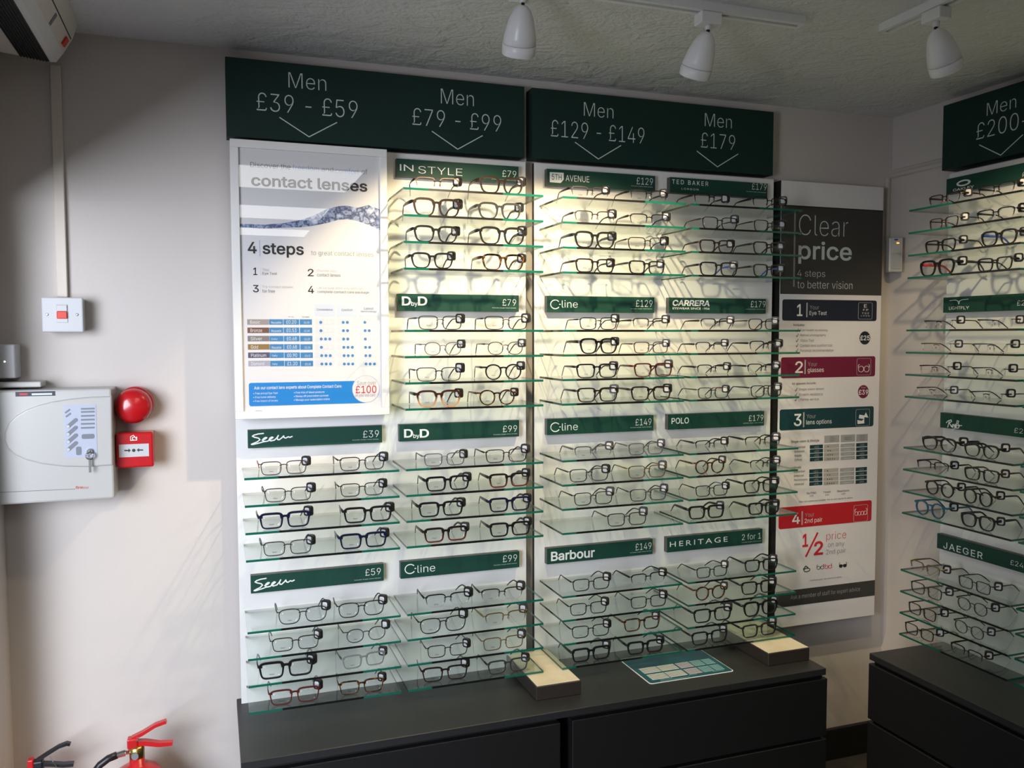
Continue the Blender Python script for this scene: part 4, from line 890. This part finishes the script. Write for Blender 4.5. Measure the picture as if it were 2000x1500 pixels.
# ------------------------------------------------------------------ plinth boxes and leaflet on the worktop
for x0, x1, y0, lab in ((0.766, 0.903, -0.262, 'dark box with cream top between the second and third columns'), (1.5295, 1.684, -0.272, 'dark box with cream top at the right end of the long worktop')):
    r = root('display_plinth', ((x0 + x1) / 2, y0 / 2, ZTOP), lab, 'display box', 'dark boxes with cream tops on the worktop')
    put('box_body', *boxd(x0, x1, y0, -0.004, ZTOP + .0003, ZTOP + .040, .0015, 1), 'plinth_dark', r)
    put('cream_top', *boxd(x0 + .003, x1 - .003, y0 + .003, -0.006, ZTOP + .0401, ZTOP + .042, .0005, 1), 'plinth_cream', r)
LP = ('T', ZTOP + .0012)
lf = root('price_leaflet', (1.264, -0.165, ZTOP + .0003), 'teal price list leaflet with white tables on the long worktop', 'leaflet')
lx0, lx1, ly0, ly1 = 1.121, 1.410, -0.269, -0.066
put('card', *prism(LP, rrect(lx0, lx1, ly0, ly1, .010), -.0009, 0), 'leaf_white', lf)
fc = put('printed_face', *prism(LP, rrect(lx0 + .003, lx1 - .002, ly0 + .0035, ly1 - .002, .009), 0, .0003), 'teal_leaf', lf)
for q, y0 in enumerate((-0.246, -0.196)):
    for a, b, m in ((1.142, 1.200, 'leaf_cell'), (1.203, 1.262, 'leaf_cell'), (1.268, 1.314, 'leaf_cell_lilac'), (1.318, 1.356, 'leaf_cell_teal'), (1.360, 1.392, 'leaf_cell_teal')):
        put('table_block', *prism(LP, rect(a, b, y0, y0 + .040), 0, .0005), m, fc)
        put('table_rules', *join(*[prism(LP, rect(a, b, y0 + .008 * k2 - .0008, y0 + .008 * k2 + .0008), 0, .0007) for k2 in range(1, 5)]), 'teal_leaf', fc)
for a, b, y in ((1.165, 1.205, -.252), (1.262, 1.290, -.2515), (1.345, 1.385, -.252), (1.16, 1.26, -.261)):
    put('caption_line', *prism(LP, rect(a, b, y, y + .0022), 0, .0005), 'leaf_cell_teal', fc)

# ------------------------------------------------------------------ track lighting
def track(label, p0, p1):
    a, b = Vector(p0), Vector(p1); d = (b - a).normalized(); s = Vector((-d.y, d.x, 0)); r = root('lighting_track', (a + b) / 2, label, 'track light', 'white ceiling light tracks')
    def bar(w0, w1, z0, z1):
        V = [q + s * w + Vector((0, 0, z)) for q in (a, b) for w, z in ((w0, z0), (w1, z0), (w1, z1), (w0, z1))]
        return V, [[0, 1, 2, 3], [7, 6, 5, 4], [0, 4, 5, 1], [1, 5, 6, 2], [2, 6, 7, 3], [3, 7, 4, 0]]
    put('rail_side', *bar(-.018, -.006, -.020, 0), 'lamp_white', r); put('rail_side', *bar(.006, .018, -.020, 0), 'lamp_white', r)
    put('slot', *bar(-.006, .006, -.012, 0), 'gap_black', r)
    e0, e1 = b - d * .001, b + d * .006
    V = [q + s * w + Vector((0, 0, z)) for q in (e0, e1) for w, z in ((-.0185, -.0205), (.0185, -.0205), (.0185, 0), (-.0185, 0))]
    put('end_cap', V, [[0, 1, 2, 3], [7, 6, 5, 4], [0, 4, 5, 1], [1, 5, 6, 2], [2, 6, 7, 3], [3, 7, 4, 0]], 'lamp_white', r)
def spot_head(label, pivot, aim, power, cone, color, bx):
    """pivot: point where the stem meets the bell; aim: direction of the bell"""
    p = Vector(pivot); d = Vector(aim).normalized()
    r = root('spotlight', (p.x, p.y, ZC - .021), label, 'spotlight', 'white track spotlights')
    put('adapter', *boxd(p.x - bx[0], p.x + bx[0], p.y - bx[1], p.y + bx[1], ZC - .048, ZC - .0205, .003, 2), 'lamp_white', r)
    put('stem', *tube([(p.x, p.y, ZC - .048), (p.x, p.y, p.z + .004)], [.0085, .0072], 14), 'lamp_white', r, smooth=True)
    put('knuckle', *boxd(p.x - .003, p.x + .003, p.y - .003, p.y + .003, p.z - .006, p.z + .006), 'gap_black', r)
    hd = put('bell', *lathe([(.004, -.004), (.012, 0), (.0195, .008), (.0262, .022), (.0318, .042), (.0358, .062), (.0375, .077), (.0368, .0775)], p - d * -.004, d, 32), 'lamp_white', r, smooth=True)
    put('rim_ring', *lathe([(.002, .0786), (.0372, .0786), (.0380, .0792), (.0372, .100), (.0352, .1025), (.0330, .101), (.0330, .0795)], p + d * .004, d, 32, False, False), 'lamp_white', hd, smooth=True)
    put('lamp_glass', *lathe([(.001, .088), (.0329, .088), (.0329, .090), (.001, .090)], p + d * .004, d, 28), 'lamp_led', hd)
    l = bpy.data.lights.new('spotlight_beam', 'SPOT'); l.energy = power; l.spot_size = math.radians(cone); l.spot_blend = 0.45; l.shadow_soft_size = 0.014; l.color = color
    lo = bpy.data.objects.new('spotlight_beam', l); COL.objects.link(lo); lo.parent = r
    lo.location = p + d * .112 - ORG[r]; lo.rotation_euler = d.to_track_quat('-Z', 'Y').to_euler()
WARM = (1.0, 0.79, 0.48)
track('white ceiling track parallel to the back wall', (-0.2, -0.65, ZC), (1.312, -0.65, ZC))
track('white ceiling track parallel to the right wall', (1.545, -2.4, ZC), (1.545, -0.690, ZC))
spot_head('left white track spotlight, at the top middle of the photo', (0.586, -0.65, 2.272), (0.08, 0.51, -0.85), 40, 98, WARM, (.028, .018))
spot_head('middle white track spotlight, above the fourth column', (1.053, -0.65, 2.268), (-0.04, 0.51, -0.85), 38, 94, WARM, (.028, .018))
spot_head('right white track spotlight, near the room corner', (1.545, -0.846, 2.266), (0.52, 0.16, -0.84), 22, 100, WARM, (.018, .028))

# ------------------------------------------------------------------ flat ceiling light panels behind the camera (they mirror in the poster)
for q, (y0, y1) in enumerate(((-2.34, -1.76), (-3.52, -2.98), (-4.50, -4.08))):
    r = root('ceiling_light_panel', (0.32, (y0 + y1) / 2, ZC), ('nearest', 'middle', 'farthest')[q] + ' square white ceiling light panel behind the camera', 'ceiling light', 'square ceiling light panels')
    put('panel_frame', *boxd(-0.02, 0.635, y0 - .015, y1 + .015, ZC - .008, ZC - .0005), 'lamp_white', r)
    put('diffuser', *boxd(-0.005, 0.620, y0, y1, ZC - .010, ZC - .0081), 'panel_light', r)

# ------------------------------------------------------------------ over-door heater
hp = [(-0.577, ZC - .001), (-0.577, 2.240), (-0.497, 2.231), (-0.4285, 2.2225), (-0.4160, 2.2235), (-0.4000, 2.2465), (-0.3790, 2.2820), (-0.3680, 2.3150), (-0.3660, ZC - .001)]
hy0, hy1 = -1.05, -0.055
hr = root('door_heater', (-0.47, -0.5, 2.225), 'cream over-door heater with black grille in the top left corner', 'heater')
n_ = len(hp); V = [Vector((x, y, z)) for y in (hy0, hy1) for x, z in hp]
put('casing', V, [list(range(n_)), list(range(2 * n_ - 1, n_ - 1, -1))] + [[i, n_ + i, n_ + (i + 1) % n_, (i + 1) % n_] for i in range(n_)], ['heater_cream', 'heater_lip'], hr, mi=[0, 0] + [1 if i in (3, 4) else 0 for i in range(n_)])
def hface(x0, z0, x1, z1, y0, y1, d0, d1):
    """slab lying on the casing between two profile points"""
    nrm = Vector((-(z1 - z0), 0, x1 - x0)).normalized()
    if nrm.z > 0: nrm = -nrm
    A, B = Vector((x0, 0, z0)), Vector((x1, 0, z1)); V = []
    for y in (y0, y1):
        for p, d in ((A, d0), (B, d0), (B, d1), (A, d1)): V.append(p + nrm * d + Vector((0, y, 0)))
    return V, [[0, 1, 2, 3], [7, 6, 5, 4], [0, 4, 5, 1], [1, 5, 6, 2], [2, 6, 7, 3], [3, 7, 4, 0]]
put('grille_opening', *hface(-0.495, 2.2307, -0.4300, 2.2227, hy0 + .01, hy1 - .004, -.0005, .0012), 'grille_black', hr)
for q in range(9):
    f0 = .05 + q * .105; f1 = f0 + .028
    put('grille_slat', *hface(-0.495 + .065 * f0, 2.2307 - .008 * f0, -0.495 + .065 * f1, 2.2307 - .008 * f1, hy0 + .012, hy1 - .006, .001, .004), 'grille_black', hr)
put('rocker_switch', *hface(-0.3960, 2.2532, -0.3860, 2.2702, -0.115, -0.088, -.0005, .005), 'switch_red', hr)
put('badge', *hface(-0.3985, 2.2490, -0.3840, 2.2735, -0.262, -0.246, -.0005, .0012), 'plastic_grey', hr)
put('seam', *hface(-0.3815, 2.2778, -0.3800, 2.2803, hy0, hy1 - .012, -.0005, .0004), 'panel_edge', hr)

# ------------------------------------------------------------------ cable trunking, switches, alarm equipment on the back wall
tag(put('cable_trunking', *boxd(-0.4435, -0.4195, YW - .014, YW - .0005, 1.652, 2.2395, .0015, 1), 'plastic_trunk', loc=(-.432, .012, 1.652)), 'cream cable trunking running from the red switch up to the heater', 'trunking')
tag(put('cable_trunking', *boxd(2.232, 2.244, YW - .010, YW - .0005, 1.885, 2.1125, .001, 1), 'wall_paint', loc=(2.238, .015, 1.885)), 'thin painted cable cover above the corner motion sensor', 'trunking')
sy = -0.018
sw = root('isolator_switch', (-0.43, YW, 1.56), 'square white wall switch with a red rocker', 'switch')
put('back_box', *boxd(-0.4705, -0.3815, sy + .010, YW - .0005, 1.5645, 1.6475, .002, 1), 'plastic_white', sw)
pl_ = put('face_plate', *boxd(-0.4730, -0.3790, sy, sy + .0098, 1.5620, 1.6500, .003, 2), 'plastic_white', sw)
put('rocker_surround', *boxd(-0.4395, -0.4140, sy - .0015, sy, 1.586, 1.632, .001, 1), 'plastic_white', sw)
put('red_rocker', *boxd(-0.4385, -0.4150, sy - .006, sy - .0016, 1.596, 1.6145, .0015, 1), 'switch_red', sw)
put('rocker_top', *boxd(-0.4385, -0.4150, sy - .0035, sy - .0016, 1.6147, 1.630, .001, 1), 'plastic_white', sw)
for x in (-0.4610, -0.3930): put('screw', *lathe([(.0034, 0), (.0034, .0012), (.0022, .0018)], (x, sy, 1.6065), (0, -1, 0), 12), 'chrome', sw)
jb = root('junction_box', (-0.556, YW, 1.43), 'small white junction box at the left photo edge above the fire panel', 'junction box')
put('box_body', *boxd(-0.5775, -0.533, -0.028, YW - .0005, 1.447, 1.532, .003, 2), 'plastic_white', jb); put('screw', *lathe([(.0022, 0), (.0022, .0008)], (-0.556, -.028, 1.489), (0, -1, 0), 10), 'chrome', jb)
tag(put('cable_clip_strip', *boxd(-0.572, -0.4765, -0.035, YW - .0005, 1.424, 1.4385, .003, 2), 'plastic_cream', loc=(-.52, .02, 1.424)), 'short cream trunking strip lying on top of the fire panel', 'trunking')

FP = ('B', -0.070)
fp = root('fire_alarm_panel', (-0.44, YW, 1.138), 'large cream fire alarm control panel with curved cover at the left edge', 'alarm panel')
put('housing', *boxd(-0.5772, -0.3130, -0.070, YW - .0005, 1.138, 1.4195, .005, 2), 'plastic_cream', fp)
def fpx(x, y): return hit(FP, x / 5, 700 + y / 5)
up_ = [(1095, 368), (900, 374), (700, 392), (520, 420), (380, 455), (260, 500), (160, 560), (90, 630), (50, 720), (48, 800), (80, 880), (150, 940), (260, 990), (420, 1030), (640, 1055), (860, 1058), (1105, 1040)]
ov = [fpx(*p) for p in up_]; bm = bmesh.new()
vs = [bm.verts.new(p3(FP, s, z, 0)) for s, z in ov[::-1]]; fce = bm.faces.new(vs)
if fce.normal.y > 0: fce.normal_flip()
ret = bmesh.ops.extrude_face_region(bm, geom=[fce]); mv = [e for e in ret['geom'] if isinstance(e, bmesh.types.BMVert)]
bmesh.ops.translate(bm, verts=mv, vec=(0, -.0075, 0)); bmesh.ops.recalc_face_normals(bm, faces=bm.faces[:])
bmesh.ops.bevel(bm, geom=[e for e in bm.edges if all(v in mv for v in e.verts)], offset=.0045, segments=3, profile=.5, affect='EDGES')
put('curved_cover', *dump(bm), 'plastic_cream', fp)
FK = ('B', -0.0775)
kp = put('keypad', *box_px(FK, 124, 189, 791.5, 895, -.001, .0008), 'keypad', fp)
for v in (798.5, 804.6, 812.4, 820, 828, 835.8): put('indicator_bar', *box_px(FK, 158, 184.8, v - 1.6, v + 1.6, 0, .0016, .0014), 'plastic_grey', kp)
put('indicator_bar', *box_px(FK, 159.4, 184.4, 848, 857.4, 0, .0016, .004), 'plastic_grey', kp)
put('indicator_bar', *box_px(FK, 148.4, 159, 872.4, 889, 0, .0016, .004), 'plastic_grey', kp)
for u, v in ((142, 826), (142, 841), (142.5, 856), (142.5, 871)):
    a = Vector(hit(FK, u - 9, v + 7)); b = Vector(hit(FK, u + 6, v - 6)); d = (b - a).normalized(); nn = Vector((-d.y, d.x)); R_ = .0046
    pts = [(a + (-d * math.cos(t) - nn * math.sin(t)) * R_) for t in [(-PI / 2 + PI * k2 / 6) for k2 in range(7)]] + [(b + (d * math.cos(t) + nn * math.sin(t)) * R_) for t in [(-PI / 2 + PI * k2 / 6) for k2 in range(7)]]
    pts = [(p.x, p.y) for p in pts]
    area2 = sum(p[0] * q[1] - q[0] * p[1] for p, q in zip(pts, pts[1:] + pts[:1])); pts = pts if area2 > 0 else pts[::-1]
    put('slanted_button', *prism(FK, pts, 0, .0016), 'plastic_grey', kp); put('button_cap', *prism(FK, ellipse(a.x, a.y, .0040, .0040, 14), 0, .0026), 'plastic_white', kp)
for u, v in ((132, 803), (133.5, 810.5)):
    a = hit(FK, u - 4, v + 3); b = hit(FK, u + 4, v - 3); put('slanted_mark', *prisms(FK, strip([a, b], .004), 0, .0014), 'plastic_grey', kp)
s0, z0 = hit(FK, 176, 881.5)
put('key_lock', *lathe([(.0072, 0), (.0072, .006), (.0055, .008)], (s0, -.0775, z0), (0, -1, 0), 18), 'chrome', fp)
ky = put('key', *join(tube([(s0 + .0085 * math.cos(2 * PI * k2 / 16), -.0880, z0 - .010 + .0085 * math.sin(2 * PI * k2 / 16)) for k2 in range(16)], .0022, 6, closed=True), boxd(s0 - .0028, s0 + .0028, -.0890, -.0872, z0 - .052, z0 - .018, .0005, 1), boxd(s0 - .0015, s0 + .0015, -.0890, -.0776, z0 - .004, z0 + .004)), 'chrome', fp, smooth=False)
put('label_strip', *box_px(FP, 30, 108, 765.5, 774.6, 0, .0006), 'navy_banner', fp)
put('label_print', *box_px(FP, 38, 54, 768.3, 771.8, 0, .0010), 'red_text', fp); put('label_print', *box_px(FP, 62, 102, 768.3, 772, 0, .0010), 'header_text', fp)
put('rule', *prisms(FP, strip([hit(FP, 1, 961.6), hit(FP, 147, 955)], .0012), 0, .0005), 'dark_grey_text', fp)
put('lettering', *text_px(FP, 'fire', 147.5, 161, 949.5, 955, w=.012), 'red_text', fp); put('lettering', *text_px(FP, 'line', 161.5, 173, 949.5, 955, w=-.008), 'red_text', fp)

sd_ = root('alarm_sounder', (-0.265, YW, 1.27), 'round red fire alarm sounder beside the cream panel', 'alarm bell')
cs_ = Vector((-0.2655, YW - .0005, 1.372))
put('base_ring', *lathe([(.046, 0), (.046, .030), (.043, .034)], cs_, (0, -1, 0), 36), 'alarm_red', sd_, smooth=True)
put('dome', *lathe([(.041, .034), (.0455, .040), (.0455, .058), (.042, .068), (.034, .076), (.020, .081), (.006, .0825), (.001, .0827)], cs_ + Vector((-.002, 0, -.003)), (0, -1, 0), 36), 'alarm_red', sd_, smooth=True)
cpt = root('call_point', (-0.268, YW, 1.208), 'square red break-glass call point under the sounder', 'call point')
cy0 = -0.034; CP = ('B', cy0)
put('back_box', *boxd(-0.3085, -0.2225, -0.006, YW - .0005, 1.2110, 1.2990, .003, 2), 'alarm_red', cpt); put('cover', *boxd(-0.3105, -0.2205, cy0, -0.0062, 1.2090, 1.3010, .005, 2), 'alarm_red', cpt)
gl = put('white_element', *box_px(CP, 232, 291, 868.5, 893.5, 0, .0012), 'plastic_white', cpt)
for s in ([(243, 881), (251, 881), (251, 883.6), (255.5, 879.6), (251, 875.8), (251, 878.4), (243, 878.4)], [(279.5, 880), (271.5, 880), (271.5, 882.6), (267.2, 878.8), (271.5, 875), (271.5, 877.6), (279.5, 877.6)]):
    pts = [hit(CP, u, v) for u, v in s]; ar = sum(p[0] * q[1] - q[0] * p[1] for p, q in zip(pts, pts[1:] + pts[:1])); put('arrow_mark', *prism(CP, pts if ar > 0 else pts[::-1], 0, .0018), 'black_text', gl)
s0, z0 = hit(CP, 261.3, 879.5); put('dot_mark', *prism(CP, ellipse(s0, z0, .0042, .0042, 16), 0, .0018), 'black_text', gl)
s0, z0 = hit(CP, 260.5, 856); put('house_symbol', *prisms(CP, strip([(s0 - .007, z0 - .006), (s0 - .007, z0 + .004), (s0, z0 + .008), (s0 + .004, z0 + .004)], .0014) + strip([(s0 - .005, z0 - .005), (s0 + .008, z0 - .005)], .0022) + strip([(s0 - .001, z0 - .004), (s0 - .003, z0 + .001), (s0 + .002, z0 + .004), (s0 + .006, z0), (s0 + .008, z0 + .003), (s0 + .008, z0 - .004)], .0018), 0, .0006), 'white_text', cpt)

# ------------------------------------------------------------------ corner motion sensor
ps = root('motion_sensor', (2.236, 0.0, 1.768), 'white motion sensor with an orange light in the room corner', 'motion sensor')
pc = Vector((2.226, -0.012, 0)); dn = Vector((-0.42, -0.907, 0)).normalized(); ds = Vector((0.907, -0.42, 0)).normalized()
def pbox(w0, w1, z0, z1, d0, d1, bev=0, ztilt=0):
    V, Fc = boxd(w0, w1, d0, d1, z0, z1, bev, 2)
    return [pc + ds * v.x + dn * v.y + Vector((0, 0, v.z)) for v in V], [f[::-1] for f in Fc]
put('housing', *pbox(-.0235, .0235, 1.772, 1.893, -.006, .028, .004), 'plastic_cream', ps)
put('window', *pbox(-.0165, .0165, 1.782, 1.836, .028, .0305, .001), 'pir_window', ps)
put('cover', *pbox(-.0145, .0145, 1.838, 1.874, .028, .0300, .001), 'plastic_cream', ps)
put('indicator', *pbox(.001, .009, 1.8715, 1.8745, .0301, .0312, 0), 'led_orange', ps)
put('sticker', *pbox(-.006, .006, 1.8825, 1.8875, .0280, .0286, 0), 'sticker_blue', ps)

# ------------------------------------------------------------------ fire extinguishers by the left wall
ex = root('fire_extinguisher', (-0.2745, -0.105, 0), 'red fire extinguisher with red lever and black hose, bottom left', 'fire extinguisher', 'fire extinguishers')
ec = Vector((-0.2745, -0.105, 0))
put('cylinder', *lathe([(.070, .003), (.076, .010), (.076, .350), (.074, .385), (.066, .415), (.050, .438), (.030, .450), (.019, .453), (.018, .470)], ec, (0, 0, 1), 36), 'ext_red', ex, smooth=True)
put('valve_body', *lathe([(.017, .468), (.0185, .472), (.0185, .497), (.014, .502)], ec, (0, 0, 1), 20), 'brass', ex, smooth=True)
put('gauge', *lathe([(.0095, 0), (.0095, .008), (.0085, .0095)], ec + Vector((-.002, -.017, .483)), (-.1, -1, .1), 18), 'chrome', ex)
def lever(pts, w, h): return tube(pts, w, 4, h)
X, Y = ec.x, ec.y
put('valve_head', *boxd(X - .022, X + .004, Y - .013, Y + .013, .497, .524, .004, 2), 'ext_red', ex)
put('upper_lever', *lever([(X - .010, Y, .522), (X + .014, Y, .531), (X + .045, Y - .002, .548), (X + .072, Y - .004, .5555)], [.012, .013, .013, .011], [.006, .006, .0055, .006]), 'ext_red', ex)
put('lower_lever', *lever([(X - .006, Y, .510), (X + .020, Y, .506), (X + .055, Y - .002, .497), (X + .086, Y - .004, .4955)], [.013, .013, .012, .011], [.008, .0085, .008, .0065]), 'ext_red', ex)
put('safety_pin', *tube([(X + .002, Y - .018, .520), (X + .002, Y + .018, .520)], .0018, 8), 'chrome', ex)
put('hose_coupling', *tube([(X - .014, Y - .004, .488), (X - .026, Y - .006, .489), (X - .027, Y - .006, .489), (X - .046, Y - .008, .487)], [.0055, .0055, .0085, .0082], 10), 'chrome', ex, smooth=False)
put('hose', *tube([(X - .046, Y - .008, .487), (X - .066, Y - .010, .482), (X - .085, Y - .012, .470), (X - .103, Y - .012, .448), (X - .114, Y - .010, .41), (X - .116, Y - .006, .34), (X - .108, Y, .24), (X - .096, Y, .15)], .0092, 12), 'rubber', ex, smooth=True)
put('nozzle', *tube([(X - .097, Y, .155), (X - .095, Y, .10)], [.010, .013], 12), 'rubber', ex, smooth=True)
e2 = root('fire_extinguisher', (-0.505, -0.075, 0), 'fire extinguisher with black lever at the bottom left corner', 'fire extinguisher', 'fire extinguishers')
X, Y = -0.505, -0.075
put('cylinder', *lathe([(.050, .003), (.054, .010), (.054, .350), (.050, .385), (.036, .410), (.020, .422), (.016, .430), (.016, .448)], (X, Y, 0), (0, 0, 1), 30), 'ext_red', e2, smooth=True)
put('valve_head', *boxd(X - .020, X + .012, Y - .012, Y + .012, .446, .488, .004, 2), 'rubber', e2)
put('red_seal', *boxd(X - .022, X - .008, Y - .015, Y + .006, .470, .496, .003, 2), 'ext_red', e2)
put('upper_lever', *lever([(X - .004, Y, .486), (X + .020, Y, .500), (X + .048, Y, .515), (X + .066, Y, .5195), (X + .074, Y, .5165)], [.012, .012, .011, .010, .008], [.0045, .0045, .0045, .0055, .005]), 'rubber', e2)
put('lower_lever', *lever([(X, Y, .478), (X + .028, Y, .473), (X + .056, Y, .466), (X + .080, Y, .464)], [.012] * 4, [.0055] * 4), 'rubber', e2)
put('safety_pin', *tube([(X + .030, Y - .014, .498), (X + .036, Y - .015, .484), (X + .044, Y - .015, .468)], .0014, 6), 'chrome', e2)
put('discharge_horn', *tube([(X - .02, Y, .462), (X - .045, Y, .44), (X - .052, Y, .36), (X - .050, Y, .20)], [.007, .008, .016, .022], 12), 'rubber', e2, smooth=True)
